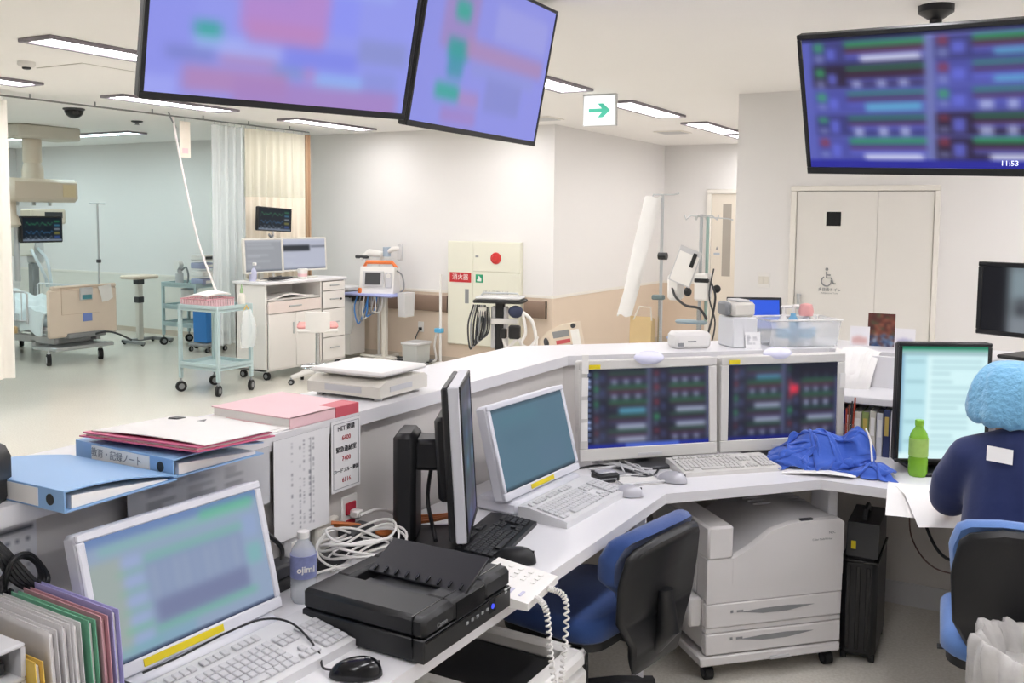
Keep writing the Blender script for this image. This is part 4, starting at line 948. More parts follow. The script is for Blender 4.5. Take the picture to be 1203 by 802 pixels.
MB().box(-.06, .06, -D2-.0015, -D2, .058, .098).build('output_flap', M_gloss, pr)

# phone with coiled cord
ph = thing('desk_phone', 'small white desk phone with display and coiled cord over the desk edge', 'phone', (-1.165, 2.06, DZ), PI/2+.1)
MB().xprism([(-.085, 0), (.085, 0), (.085, .042), (-.085, .018)], -.10, .10).build('body', M_white, ph)
Kp = T(0, -.085, .018) @ R('X', math.atan2(.024, .17))
MB().box(-.085, -.035, .12, .155, 0, .002, 0, Kp).build('display', mat('lcd_grey', '9AA39A', .3), ph)
for j in range(4):
    for i in range(3): MB().box(.01+i*.026, .024+i*.026, .03+j*.028, .042+j*.028, 0, .003, .001, Kp).build('key', M_white, ph)
for j in range(3): MB().box(-.075, -.045, .03+j*.028, .038+j*.028, 0, .002, .0005, Kp).build('memory_key', mat('key_lilac', 'C9C7DC', .5), ph)
coil = []
path = cable([(-.06, -.09, .02), (-.08, -.125, .0), (-.07, -.135, -.12), (-.03, -.14, -.24), (.0, -.14, -.16), (.04, -.13, -.02), (.02, -.09, .015)], 60)
for i, p in enumerate(path):
    a = i*.9; q = path[min(i+1, len(path)-1)]-path[max(i-1, 0)]; q = q.normalized() if q.length > 0 else Vector((0, 0, 1)); n1 = q.cross(Vector((0, 1, .3))).normalized(); n2 = q.cross(n1)
    coil.append(p+(n1*math.cos(a)+n2*math.sin(a))*.006)
MB().tube(coil, .0028, 5).build('coiled_cord', M_white, ph)

# water bottle
def bottle(name, label, loc, h, r, m_body, m_cap, bandcol=None, txt=None, liquid=None, rz=0):
    t = thing(name, label, 'bottle', loc, rz)
    MB().lathe([(r*.85, 0), (r, .012), (r, h*.3), (r*.93, h*.36), (r, h*.42), (r, h*.66), (r*.85, h*.76), (r*.42, h*.87), (r*.40, h*.91)], 24).build('body', m_body, t)
    MB().lathe([(r*.46, h*.90), (r*.47, h*.99), (r*.40, h)], 18).build('cap', m_cap, t)
    if bandcol: lb = MB().lathe([(r*1.012, h*.36), (r*1.015, h*.40), (r*1.015, h*.68)], 24).build('label_sleeve', bandcol, t)
    if txt:
        text('lettering', txt, .022, M_paper, t, T(0, -r*1.03, h*.5) @ R('X', PI/2), bold=.0006)
    return t
bottle('water_bottle', 'clear water bottle with a lilac label beside the black printer', (-1.575, 1.745, DZ), .175, .032, mat('pet_clear', 'E4EAEE', .12, alpha=.38), M_white, mat('label_lilac', '8F97C6', .4, var=.3, scale=90), 'ojimi', rz=.9)
bottle('tea_bottle', 'green tea bottle standing before the portrait screen', (-.425, 3.80, DZ), .21, .034, mat('tea_green', '84C032', .25, alpha=.95), mat('cap_green', '8CC63A', .4), mat('label_green', 'A8CF6A', .5, var=.2, scale=50), rz=0)

# ------------------------------------------------------------------ on the ledge
def binder(label, loc, rz, L, D, th, lift, txt=None):
    t = thing('ring_binder', label, 'binder', loc, rz)      # spine faces local -Y, x along spine
    MB().box(-L/2, L/2, 0, .004, 0, th, .001).build('spine', M_lblue, t)
    MB().box(-L/2, L/2, .002, D, 0, .003).build('back_cover', M_lblue, t)
    MB().slab(lambda u, v: (-L/2+L*u, .002+(D-.002)*v, th-.001-(th-.010-lift)*v**1.3+.006*math.sin(v*PI)), 3, 12, .003).build('front_cover', M_lblue, t)
    MB().xprism([(.02, .004), (D-.02, .004), (D-.02, max(.007, lift*.5)), (.02, th-.014)], -L/2+.008, L/2-.006).build('pages', M_paper, t)
    MB().box(-L/2+.06, L/2-.075, -.0012, 0, .004, th-.004).build('spine_label', M_paper, t)
    MB().cyl((L/2-.04, -.0012, th/2), (L/2-.04, 0, th/2), .011, n=18).build('finger_hole', M_black, t)
    if txt: text('lettering', txt, .022, M_grey, t, T(-.02, -.0016, th/2) @ R('X', PI/2))
    return t
binder('light blue ring binder overhanging the ledge, cover bulging open', (-1.77, 1.115, LZ), .02, .345, .27, .043, .002)
binder('light blue ring binder lying under a pink folder', (-1.785, 1.395, LZ), -.03, .335, .26, .042, .02, '教育・記録ノート')
pf = thing('pink_folder', 'pink folder with loose papers lying on a blue binder', 'folder', (-1.76, 1.53, LZ+.047), .10)
Kf = R('X', -.07)
MB().box(-.17, .175, -.13, .13, 0, .003, 0, Kf).box(-.165, .17, -.125, .125, .008, .011, 0, Kf).build('cover', mat('folder_pink', 'D3688A', .5), pf)
MB().box(-.16, .165, -.12, .12, .003, .008, 0, Kf).build('sheets', M_paper, pf)
MB().slab(lambda u, v: (-.155+.33*u, -.11+.26*v, .013+.006*math.sin(u*3)+.004*v), 8, 6, .002, Kf).build('top_sheet', M_paper, pf)
for x in (-.11, -.02): MB().box(x-.016, x+.016, .095, .13, .012, .022, .003, Kf).build('binder_clip', M_black, pf)
fp = thing('pink_file', 'flat pink file of papers with a red spine end on the ledge', 'file', (-1.885, 2.02, LZ), -.03)
MB().box(-.15, .15, -.135, .135, 0, .003).box(-.15, .15, -.135, .135, .026, .029).box(.145, .15, -.135, .135, 0, .029).build('cover', M_pink, fp)
MB().box(-.145, .143, -.13, .125, .003, .026).build('pages', M_paper, fp); MB().box(.1495, .152, .04, .136, 0, .029).box(.09, .15, .04, .136, .029, .0297).build('red_band', mat('band_red', 'D4616E', .5), fp)
ls = tag(MB().slab(lambda u, v: (-2.03+.29*u, 1.66+.24*v, LZ+.004+.003*math.sin(u*4+v*3)), 6, 6, .003).build('loose_sheet', M_paper), 'loose white sheet on the ledge between folder and pink file', 'paper')
sc = thing('weighing_scale', 'white tabletop weighing scale with a flat pan on the ledge', 'scale', (-1.905, 2.42, LZ), .03)
MB().xprism([(-.13, .012), (.13, .012), (.13, .05), (.11, .06), (-.10, .06), (-.13, .045)], -.14, .14).build('base', M_offw, sc); MB().box(-.06, .06, -.07, .09, .058, .074, .004).build('post', M_lgrey, sc)
MB().box(-.14, .14, -.12, .13, .072, .088, .010).build('pan', M_white, sc)
for sx in (-1, 1):
    for sy in (-1, 1): MB().cyl((sx*.11, sy*.10, 0), (sx*.11, sy*.10, .014), .014, n=10).build('foot', M_lgrey, sc)
MB().box(.14, .1415, -.08, .04, .025, .042).build('rating_plate', M_lgrey, sc); MB().xprism([(-.1315, .022), (-.1285, .022), (-.1285, .042), (-.1315, .042)], -.07, .07).build('display', M_lgrey, sc)
rd = thing('rounded_device', 'black rounded receiver with a small orange light on the ledge', 'receiver', (-1.79, 1.062, LZ), .6)
MB().yprism([(-.045, 0), (.045, 0), (.05, .01), (.05, .085), (.04, .105), (.02, .115), (-.02, .115), (-.04, .105), (-.05, .085), (-.05, .01)], -.05, .05).build('shell', M_black, rd); MB().box(.01, .035, -.052, -.05, .075, .08).build('orange_light', mat('led_orange', 'E0662A', .4, emit=.8), rd)
MB().box(-.03, .03, -.052, -.05, .02, .06, .0005).build('speaker_grille', M_dgrey, rd)
# ------------------------------------------------------------------ papers and plates on the counter panel (faces +x)
PXF = -1.755
def sheet_on_panel(name, label, y0, y1, z0, z1, img, cat='notice', bulge=0, skew=0):
    t = thing(name, label, cat, ((PXF if z1 < 1.065 else -1.728)+.0005+bulge, (y0+y1)/2, z0), PI/2)
    painted('print', img, y1-y0, z1-z0, M_print, t, T(0, -.001, 0), th=.001)
    return t
def img_list(w, h, seed, base='EAEAEC', cols=3, ink='6A6C74'):
    rg = random.Random(seed); a = canvas(w, h, base)
    for j in range(3, h-3, 2):
        for c in range(cols):
            if rg.random() < .85:
                x = .12+c*.8/cols; rect(a, x, j/h, x+rg.uniform(.2, .75)/cols, (j+1)/h, ink, rg.uniform(.3, .8))
    return a
def img_vert(w, h, seed):
    rg = random.Random(seed); a = canvas(w, h, 'E9E9EA')
    for k, x in enumerate((.30, .44, .52, .62, .68)):
        y = .06
        while y < .93:
            d = rg.uniform(.01, .05)
            if rg.random() < .7: rect(a, x, y, x+.03, y+d*.7, '5A5C66', rg.uniform(.2, .65))
            y += d+.012
    rect(a, .64, .05, .65, .9, '55565E', .5); return a
sheet_on_panel('notice_sheet', 'tall white sheet of vertical writing taped below the ledge', 1.80, 2.015, .815, 1.085, img_vert(70, 110, 3), bulge=.004)
ns = sheet_on_panel('phone_number_card', 'white framed emergency number card beside the tall sheet', 2.028, 2.155, .89, 1.092, canvas(4, 4, 'EFEFEF'))
M_frame_ln = mat('card_line_grey', '9A9AA2', .6)
W, H = .127, .202
MB().box(-W/2+.008, W/2-.008, -.0024, -.002, .008, .0095).box(-W/2+.008, W/2-.008, -.0024, -.002, H-.0095, H-.008).box(-W/2+.008, -W/2+.0095, -.0024, -.002, .008, H-.008).box(W/2-.0095, W/2-.008, -.0024, -.002, .008, H-.008).build('border', M_frame_ln, ns)
for s, z, m, sz in (('MET 要請', .178, M_ink, .018), ('6600', .150, M_inkred, .019), ('緊急連絡室', .118, M_ink, .018), ('7400', .091, M_inkred, .019), ('コードブルー要請', .058, M_ink, .0138), ('6116', .030, M_inkred, .019)):
    text('lettering', s, sz, m, ns, T(0, -.0025, z) @ R('X', PI/2))
sheet_on_panel('notice_sheet', 'grey printed list hanging below the ledge under the blue binders', 1.36, 1.79, .93, 1.075, img_list(60, 30, 8, 'C9CACD'))
sheet_on_panel('wall_calendar', 'small monthly calendar pinned below the ledge by the black cables', 1.0, 1.165, .86, 1.06, (lambda a: (rect(a, .05, .08, .95, .11, '5A5C64'), [rect(a, .08+.13*i, .2+.13*j, .13+.13*i, .23+.13*j, '7A7C88') for i in range(7) for j in range(6)], a)[2])(canvas(44, 52, 'DCDDE0')))
ol = thing('red_outlet', 'wall outlet plate with red emergency sockets below the number card', 'outlet', (PXF, 2.133, .745), PI/2)
MB().box(-.035, .035, -.008, 0, 0, .115, .003).build('plate', M_white, ol)
MB().box(-.022, .022, -.014, -.008, .06, .095, .002).box(-.02, .02, -.012, -.008, .015, .045, .002).build('socket', mat('socket_red', 'B8243A', .4), ol)
MB().box(-.01, .02, -.045, -.012, .05, .075, .005).build('plug', M_white, ol)
MB().tube(cable([(.0, -.045, .06), (.06, -.06, .065), (.12, -.07, .04), (.16, -.08, -.005), (.15, -.1, -.02)]), .005, 6).build('cord', M_white, ol)
for y, lab in ((1.90, 'grey surface outlet box behind the water bottle'), (2.02, 'white data outlet plate with an orange cable')):
    o = thing('outlet_box', lab, 'outlet', (PXF, y, .735), PI/2)
    MB().box(-.05, .05, -.025, 0, 0, .085, .006).build('box', M_offw if y > 2 else M_lgrey, o); MB().box(-.03, .03, -.028, -.025, .02, .065, .002).build('face', M_white, o)
oc = thing('orange_cables', 'orange network cables running to the side-on monitor', 'cables', (-1.7, 2.05, .74))
for k in range(3): MB().tube(cable([(-.03, -.02+.01*k, .07-.01*k), (.02, .05, .05), (.05, .12+.02*k, .01), (.04, .22, .008+.01*k), (.10, .30+.03*k, .012), (.14, .42, .010+.006*k)]), .0055, 6).build('cable', mat('cable_orange', 'C8743C', .5), oc)
lc = thing('white_cable_loops', 'messy coil of white network cable behind the black printer', 'cables', (-1.60, 2.0, DZ))
for k in range(9):
    rx, ry = RNG.uniform(.07, .10), RNG.uniform(.08, .13); tl = RNG.uniform(-.25, .5); cx, cy = RNG.uniform(-.03, .03), RNG.uniform(-.03, .03); ph0 = RNG.uniform(0, 6)
    pts = [(cx+rx*math.cos(a+ph0), cy+ry*math.sin(a+ph0), max(.006, .05+.008*k*.6+tl*.1*math.sin(a)+.012*math.sin(2*a+k))) for a in np.linspace(0, 2*PI, 30)[:-1]]
    MB().tube(pts, .0035, 6, closed=True).build('loop', M_white, lc)
MB().tube(cable([(.05, -.1, .05), (-.02, -.18, .03), (-.06, -.2, .02), (-.1, -.26, .01)]), .0035, 6).build('tail', M_white, lc)
ad = thing('power_strip', 'black power adapter and strip lying along the counter panel', 'power strip', (-1.68, 1.93, DZ), PI/2)
MB().box(-.26, .26, -.03, .03, 0, .035, .006).build('strip', M_black, ad); MB().box(-.2, -.12, -.032, .028, .035, .07, .006).build('adapter', M_dgrey, ad); MB().box(.1, .2, -.03, .03, .035, .075, .006).build('adapter', M_dgrey, ad)
MB().tube(cable([(-.22, 0, .04), (-.26, 0, .12), (-.20, .02, .15), (-.14, .01, .10), (-.15, 0, .06)]), .006, 6).build('cord', M_black, ad)
bx = thing('black_cable_bundle', 'bundle of black cables hanging in front of the calendar', 'cables', (-1.70, 1.085, .955))
for k in range(5):
    pts = cable([(-.015, -.06+.006*k, .10), (.0, -.04+.006*k, .07), (.015+.004*k, -.02+.012*k, .02-.006*k), (.02, .02+.008*k, -.012+.004*k), (.012, .045-.006*k, .015+.01*k), (.0+.006*k, .015-.01*k, .055), (.01, -.03, .03-.01*k), (.015, -.05+.008*k, .0)], 7); MB().tube(pts, .0045, 6).build('cable', M_black, bx)

# ------------------------------------------------------------------ file sorter and letter trays in the near left corner
fs_ = thing('file_sorter', 'dark file rack holding upright clear folders', 'file rack', (-1.55, 1.04, DZ))
MB().box(-.13, .125, -.12, .10, 0, .012, .003).build('base', M_dgrey, fs_)
for y in (-.115, .085): MB().box(-.13, .125, y, y+.006, .0, .09, .002).build('divider', M_dgrey, fs_)
M_clear = mat('folder_clear', 'EAE8E8', .22, alpha=.6, var=.1)
specs = [('yellow-edged upright document folder in the rack', mat('folder_yellow', 'E6C25A', .5), -.085, .19), ('clear folder full of white sheets in the rack', M_clear, -.055, .235), ('clear folder with grey edges in the rack', M_clear, -.03, .237),
         ('thick clear folder beside the green one in the rack', M_clear, -.01, .235), ('green upright document folder in the rack', mat('folder_green', '6FB08F', .4), .02, .23), ('red-edged upright document folder in the rack', mat('folder_red', 'C89AA2', .4), .045, .23), ('lilac upright document folder at the end of the rack', mat('folder_lilac', 'B4AEE0', .4, alpha=.9), .068, .235)]
for i, (lab, m, y, hh) in enumerate(specs):
    t = thing('document_folder', lab, 'folder', (-1.585+.003*i, 1.04+y*.9, DZ+.013), -.05, 'document folders in the rack')
    MB().box(-.085, .15, -.001, .001, 0, hh, .0005, R('X', .06)).box(-.085, .15, .012, .014, 0, hh-.004, .0005, R('X', .06)).build('cover', m, t)
    MB().box(-.08, .14, .002, .011, .002, hh-.012, .0005, R('X', .06)).build('sheets', M_paper if i != 5 else mat('sheets_pink', 'D8AFB2', .6), t)
lt = thing('letter_trays', 'stack of white letter trays with dark openings', 'letter tray', (-1.60, .815, DZ))
for k in range(4):
    z = k*.058
    MB().box(-.14, .14, -.13, .13, z+.050, z+.058, .003).box(-.14, -.132, -.13, .13, z, z+.05).box(-.14, .138, .122, .13, z, z+.05).box(-.14, .138, -.13, -.122, z, z+.05).build('tray', M_lgrey, lt)
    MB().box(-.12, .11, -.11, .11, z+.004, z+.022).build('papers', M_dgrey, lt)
MB().box(-.14, .14, -.13, .13, 0, .004).build('bottom', M_lgrey, lt)
# ------------------------------------------------------------------ large white laser printer under the diagonal desk
lp = thing('laser_printer', 'large white colour laser printer on a wheeled base under the desk', 'printer', (-.85, 3.44, 0), PI/4)
# local: front at y=0, x -.28...28, depth .50
M_lp = mat('laser_white', 'E3E0DE', .42, var=.02)
w = .275
MB().box(-w, w, .0, .48, .30, .46, .006).box(-w, w, .02, .48, .12, .30).build('body', M_lp, lp)
MB().yprism([(-w+.10, .36), (w, .36), (w, .555), (w-.02, .57), (.06, .565), (-.02, .545), (-.10, .49), (-.17, .455), (-w+.10, .455)], -.012, .02).build('front_cover', M_lp, lp)
MB().box(-w, w, -.010, .0, .295, .36).box(-w, -w+.102, -.011, .0, .36, .456).build('front_skirt', M_lp, lp)
MB().box(-w, -w+.10, -.014, .48, .455, .575, .008).build('left_tower', M_lp, lp)
def lid(u, v):
    x = -w+.10+(2*w-.10)*u
    prof = [(0, .455), (.2, .47), (.35, .51), (.5, .545), (.62, .563), (.9, .57), (1, .56)]
    z = float(np.interp(u, [p_[0] for p_ in prof], [p_[1] for p_ in prof]))
    return (x, .02+.44*v, z+.02*math.sin(v*PI)*math.sin(u*PI))
MB().slab(lid, 24, 10, .06).build('top_cover', mat('laser_top', 'D3D1D1', .45), lp)
for k in range(6): MB().box(.02, w-.03, .20+.04*k, .21+.04*k, .572, .58, .002).build('vent_rib', M_lgrey, lp)
MB().box(.10, .15, -.002, .012, .568, .574).build('status_window', M_dgrey, lp)
for z0, z1 in ((.205, .292), (.105, .182)):
    d = MB().box(-w, w, -.012, .02, z0, z1, .004).build('paper_drawer', M_lp, lp)
    MB().yprism([(-.14, z0+.05), (-.05, z0+.038), (.05, z0+.038), (.16, z0+.052), (.05, z0+.058), (-.05, z0+.056)], -.0135, -.0115).build('pull_recess', M_grey, d)
    MB().box(-.18, -.17, -.0135, -.012, z0+.05, z0+.06).box(-.155, -.13, -.0135, -.012, z0+.05, z0+.058).build('size_mark', M_grey, d)
MB().box(-w, w, -.008, .02, .184, .203, .003).build('drawer_gap_strip', M_lp, lp)
MB().box(-w-.02, w, -.015, .48, .065, .10, .006).build('base_plate', M_lp, lp); MB().box(-.02, .06, -.022, -.01, .068, .08, .002).build('base_handle', M_lgrey, lp)
MB().box(-w-.05, -w, .02, .16, .20, .31, .008).build('side_clip', M_lp, lp)
MB().box(-w-.012, -w, .06, .42, .31, .56, .006).build('side_panel', M_lgrey, lp)
text('lettering', 'NEC', .014, M_grey, lp, T(.225, -.0128, .52) @ R('X', PI/2)); text('lettering', 'Color MultiWriter', .011, M_grey, lp, T(.185, -.0128, .497) @ R('X', PI/2))
for x, y in ((-w+.03, .03), (w-.03, .03), (-w+.03, .44), (w-.03, .44)): wheel(lp, x, y, r=.026, w=.03, top=.066, m=M_dgrey)
# black hard case
hc = thing('black_case', 'upright black hard case with a yellow tag next to the laser printer', 'case', (-.60, 3.70, 0), .05)
MB().box(-.065, .065, 0, .34, .02, .40, .02).build('shell', M_black, hc); MB().xprism([(.02, .40), (.33, .40), (.31, .52), (.06, .52)], -.055, .06).build('upper_shell', M_black, hc)
MB().box(-.067, .067, -.003, .34, .385, .395, .002).build('seam', M_gloss, hc); MB().box(-.035, -.018, .018, .02, .43, .46).build('yellow_tag', M_yellow, hc)
MB().tube([(0, .1, .52), (0, .12, .55), (0, .22, .55), (0, .24, .52)], .01, 6).build('handle', M_dgrey, hc)
for x in (-.05, .05):
    for y in (.03, .31): MB().cyl((x-.01, y, .02), (x+.01, y, .02), .02, n=12).build('roller', M_rubber, hc)
for k in range(3): MB().box(-.045+.035*k, -.03+.035*k, -.004, 0, .05, .37, .003).build('rib', M_gloss, hc)

# small white printer under the left desk
wpn = thing('white_printer', 'white printer with an open black tray under the desk by the blue chair', 'printer', (-1.30, 2.20, 0), PI/2)
MB().box(-.20, .205, -.19, .19, .02, .40, .015).box(-.20, .205, -.19, -.13, .40, .45, .012).box(-.2, -.14, -.19, .19, .40, .45, .012).box(.165, .205, -.19, .19, .40, .45, .012).build('body', M_white, wpn)
MB().box(-.14, .165, -.13, .19, .40, .41, .002).build('output_tray', M_gloss, wpn); MB().box(-.12, .14, -.10, .17, .41, .418, .002, R('X', .03)).build('tray_flap', M_black, wpn)
MB().box(-.17, .17, -.193, -.19, .06, .20, .002).build('paper_drawer', M_lgrey, wpn); MB().box(-.18, .19, -.17, .17, 0, .02).build('feet', M_dgrey, wpn)

# ------------------------------------------------------------------ office chairs
M_fab = mat('chair_fabric_blue', '2C4A86', .9, var=.12, scale=40, bump=.15, bscale=400, sheen=.3)
M_fab2 = mat('chair_fabric_light_blue', '5C82C0', .9, var=.12, scale=40, bump=.15, bscale=400, sheen=.3)
def rounded(w, d, r, n=6):
    P = []
    for cx, cy, a0 in ((w-r, d-r, 0), (-w+r, d-r, PI/2), (-w+r, -d+r, PI), (w-r, -d+r, 3*PI/2)):
        for k in range(n): a = a0+PI/2*k/(n-1); P.append((cx+r*math.cos(a), cy+r*math.sin(a)))
    return P
def office_chair(label, loc, rz, fab, sz=.44, bh=.44, lean=.12, by=.205, dp=.225):
    t = thing('office_chair', label, 'chair', loc, rz)     # faces local -Y
    P = rounded(.235, dp, .09)
    def cushion(P, z0, z1, e):
        mb = MB(); rings = [(1-e*.6, z0), (1, z0+.015), (1.0, z1-.025), (1-e*.4, z1-.008), (1-e, z1)]
        n = len(P); vs = []; fs = []
        for s, z in rings: vs += [(x*s, y*s, z-.02*max(0, -y/dp)**3) for x, y in P]
        for i in range(len(rings)-1):
            for k in range(n): fs.append((i*n+k, i*n+(k+1) % n, (i+1)*n+(k+1) % n, (i+1)*n+k))
        fs.append(tuple(range(n-1, -1, -1))); fs.append(tuple((len(rings)-1)*n+k for k in range(n)))
        return mb.add(vs, fs)
    cushion(P, sz-.03, sz+.045, .12).build('seat', fab, t, smooth=60)
    MB().prism([(x*.93, y*.93) for x, y in P], sz-.055, sz-.028).build('seat_pan', M_black, t)
    # backrest: outline wide at the top, waisted low
    def outline(k, n=40):
        out = []
        prof = [(0, .12), (.08, .14), (.22, .15), (.32, .185), (.42, .215), (.7, .225), (.9, .205), (.97, .17), (1.0, .10)]
        L = [(np.interp(s, [q[0] for q in prof], [q[1] for q in prof]), s) for s in np.linspace(0, 1, n//2)]
        for hw, s in L: out.append((hw*k[0], s))
        for hw, s in L[::-1]: out.append((-hw*k[0], s))
        return out
    Kb = T(0, by, sz+.01) @ R('X', -lean)
    def plate(kx, y0, y1, s0, s1, bulge, m, nm, crv=.035):
        o = outline((kx,)); n = len(o); vs = []; fs = []
        for yy, sc_ in ((y0, .96), (y0+(y1-y0)*.3, 1), (y0+(y1-y0)*.7, 1), (y1, .95)):
            for x, s in o:
                z = s0+(s1-s0)*(.5+(s-.5)*sc_); x2 = x*sc_
                vs.append((x2, yy-crv*(x2/.22)**2+bulge*math.sin(s*PI), z))
        for i in range(3):
            for k in range(n): fs.append((i*n+k, i*n+(k+1) % n, (i+1)*n+(k+1) % n, (i+1)*n+k))
        h = n//2
        for base, flip in ((0, 0), (3*n, 1)):
            for k in range(h-1):
                q = (base+k, base+k+1, base+n-2-k, base+n-1-k); fs.append(q if flip else q[::-1])
        return MB().add(vs, fs, Kb).build(nm, m, t, smooth=50)
    plate(1.0, -.02, .035, .06, bh, -.02, fab, 'backrest')
    plate(.97, .032, .062, -.12, bh-.012, .0, M_black, 'back_shell')
    MB().tube([(0, .05, sz-.05), (0, by+.035, sz-.05), (0, by+.07, sz), (0, by+.055, sz+.12)], [.03, .035, .035, .025], 10).build('back_support', M_black, t)
    MB().box(-.09, .09, -.1, .12, sz-.10, sz-.05, .015).build('mechanism', M_black, t); MB().tube([(.09, -.02, sz-.08), (.24, -.02, sz-.09)], .008, 6).build('lever', M_black, t)
    MB().cyl((0, 0, .12), (0, 0, sz-.09), .028, .022, n=14).build('gas_column', M_black, t)
    for k in range(5):
        a = 2*PI*k/5+.3; MB().tube([(0, 0, .13), (.15*math.cos(a), .15*math.sin(a), .115), (.30*math.cos(a), .30*math.sin(a), .085)], [.04, .03, .022], 8).build('base_leg', M_black, t)
        wheel(t, .29*math.cos(a), .29*math.sin(a), r=.03, w=.04, a=a+.8, top=.08, m=M_black)
    return t
office_chair('dark blue office chair pushed up to the left desk', (-1.29, 2.735, 0), -1.74, M_fab, sz=.43, bh=.315, by=.25, dp=.20)
office_chair('light blue office chair in which the person sits', (-.03, 3.10, 0), PI+.10, M_fab2, sz=.47, bh=.375, lean=.04)

# ------------------------------------------------------------------ seated person, seen from behind
def blob(parts, name, m, parent, vox=.013, smooth=6, K=None):
    """tapered capsules merged into one continuous surface"""
    mb = MB()
    for p in parts:
        if p[0] == 'e': mb.ell(p[1], p[2], 16, 12, M=p[3] if len(p) > 3 else None)
        else:
            pts, rs = p[1], p[2]; mb.tube(pts, rs, 14)
            for q, r_ in zip(pts, rs): mb.ell(q, r_*.995, 14, 10)
    o = mb.build(name, m, parent, smooth=0)
    rm = o.modifiers.new('merge', 'REMESH'); rm.mode = 'VOXEL'; rm.voxel_size = vox; rm.use_smooth_shade = True
    sm = o.modifiers.new('smooth', 'SMOOTH'); sm.iterations = smooth; sm.factor = .5
    return o
pe_ = thing('person', 'seated person in navy scrubs and a light blue hair cap writing at the desk', 'person', (-.015, 3.22, 0))
M_skin = mat('skin', 'C99878', .55, var=.06, scale=20)
M_scrub = mat('scrub_navy', '1E2C5C', .85, var=.12, scale=14, bump=.25, bscale=14, sheen=.2)
# local: facing +Y ; hips (0,0,.52)
HX, HY, HZ = -.085, .13, 1.105
body = [('e', (HX, HY+.01, HZ), (.078, .095, .115)), ('e', (HX, HY+.085, HZ-.05), (.05, .045, .055)), ('e', (HX, HY+.105, HZ-.005), (.013, .02, .022)), ('e', (HX-.078, HY, HZ-.01), (.012, .022, .032)), ('e', (HX+.078, HY, HZ-.01), (.012, .022, .032)),
        ('c', [(HX, HY-.01, HZ-.05), (-.07, .07, .97)], [.058, .062]),
        ('c', [(-.07, .07, .96), (-.05, .04, .80), (-.03, 0, .62), (-.02, -.02, .53)], [.05, .07, .08, .09]),
        ('c', [(-.20, .09, .925), (-.25, .14, .80), (-.255, .19, .765), (-.20, .37, .745), (-.14, .45, .74)], [.055, .045, .042, .036, .027]),
        ('c', [(.075, .09, .925), (.135, .15, .80), (.14, .22, .77), (.10, .40, .745), (.05, .47, .74)], [.055, .045, .042, .036, .027]),
        ('c', [(-.12, 0, .52), (-.14, .38, .54), (-.13, .40, .30), (-.13, .36, .09)], [.085, .062, .052, .038]), ('c', [(.10, 0, .52), (.12, .38, .54), (.12, .40, .30), (.12, .36, .09)], [.085, .062, .052, .038])]
for sx, hx, hy in ((1, -.14, .45), (-1, .05, .47)):
    body.append(('e', (hx+.01*sx, hy+.04, .738), (.038, .045, .014)))
    for k in range(4):
        x = hx+.01*sx+(k-1.5)*.019; L = (.06, .072, .068, .055)[k if sx > 0 else 3-k]
        body.append(('c', [(x, hy+.07, .740), (x, hy+.08+L*.5, .748), (x+.002, hy+.08+L, .732)], [.0095, .009, .008]))
    body.append(('c', [(hx+.035*sx, hy+.025, .738), (hx+.055*sx, hy+.055, .738), (hx+.058*sx, hy+.085, .732)], [.011, .010, .009]))
blob(body, 'body', M_skin, pe_, .0065, 4)
hair = [('e', (HX, HY-.012, HZ+.02), (.083, .098, .105))]
blob(hair, 'hair', mat('hair_dark', '1E1A18', .6), pe_, .012, 2)
shirt = [('e', (-.065, .05, .90), (.165, .10, .11)), ('c', [(-.11, .04, .88), (-.11, .01, .72), (-.10, -.02, .58)], [.10, .11, .12]), ('c', [(-.02, .04, .88), (.0, .01, .72), (.02, -.02, .58)], [.10, .11, .12]),
         ('c', [(-.20, .07, .93), (-.065, .05, .965), (.07, .07, .93)], [.065, .085, .065]), ('e', (-.07, .065, .985), (.07, .07, .04)),
         ('c', [(-.20, .07, .925), (-.25, .11, .83), (-.26, .14, .775)], [.070, .068, .066]), ('c', [(.068, .075, .925), (.13, .12, .83), (.14, .15, .775)], [.070, .068, .066])]
blob(shirt, 'scrub_top', M_scrub, pe_, .012, 5)
blob([('c', [(-.02, -.03, .53), (-.13, .05, .53), (-.14, .38, .545), (-.13, .41, .32), (-.13, .37, .12)], [.15, .11, .078, .07, .068]), ('c', [(-.02, -.03, .53), (.10, .05, .53), (.12, .38, .545), (.12, .41, .32), (.12, .37, .12)], [.15, .11, .078, .07, .068])], 'trousers', M_scrub, pe_, .014, 5)
for x in (-.13, .12): blob([('c', [(x, .34, .05), (x, .44, .045), (x, .53, .035)], [.048, .045, .032])], 'shoe', M_white, pe_, .012, 3)
# bouffant cap: puffy crown gathered into an elastic rim
def cap(u, v):
    a = u*2*PI; t = v
    if t < .12: r_ = .098+.03*t/.12; z = HZ-.045-.012*math.sin(t/.12*PI)
    else:
        q = (t-.12)/.88; r_ = .128*math.cos(q*PI/2)**.62; z = HZ-.04+.165*math.sin(q*PI/2)
    wob = 1+.03*math.sin(9*a+3*t)+.022*math.sin(23*a+5*t)*(1-t)+.016*math.sin(5*a-7*t)+.012*math.sin(31*a-9*t)*(1-t)
    return (HX-.008+r_*1.03*wob*math.cos(a), HY-.012+r_*1.1*wob*math.sin(a), z-.10*(r_*math.sin(a)*-.32)*(1-t)*3+.004*math.sin(13*a)*(1-t))
M_cap = mat('bouffant_blue', '86C8F0', .75, var=.14, scale=30, bump=.9, bscale=55, sheen=.3, alpha=.86)
MB().surf(cap, 64, 20, closeu=True).build('hair_cap', M_cap, pe_, smooth=70)
MB().tube([cap(k/48, .0) for k in range(48)], .005, 6, closed=True).build('cap_elastic', mat('elastic_blue', '8CC4E6', .7), pe_)
MB().slab(lambda u, v: (-.15+.07*u, -.050-.014*v, .995-.042*v-.006*u), 5, 4, .0015).build('white_label', M_paper, pe_)

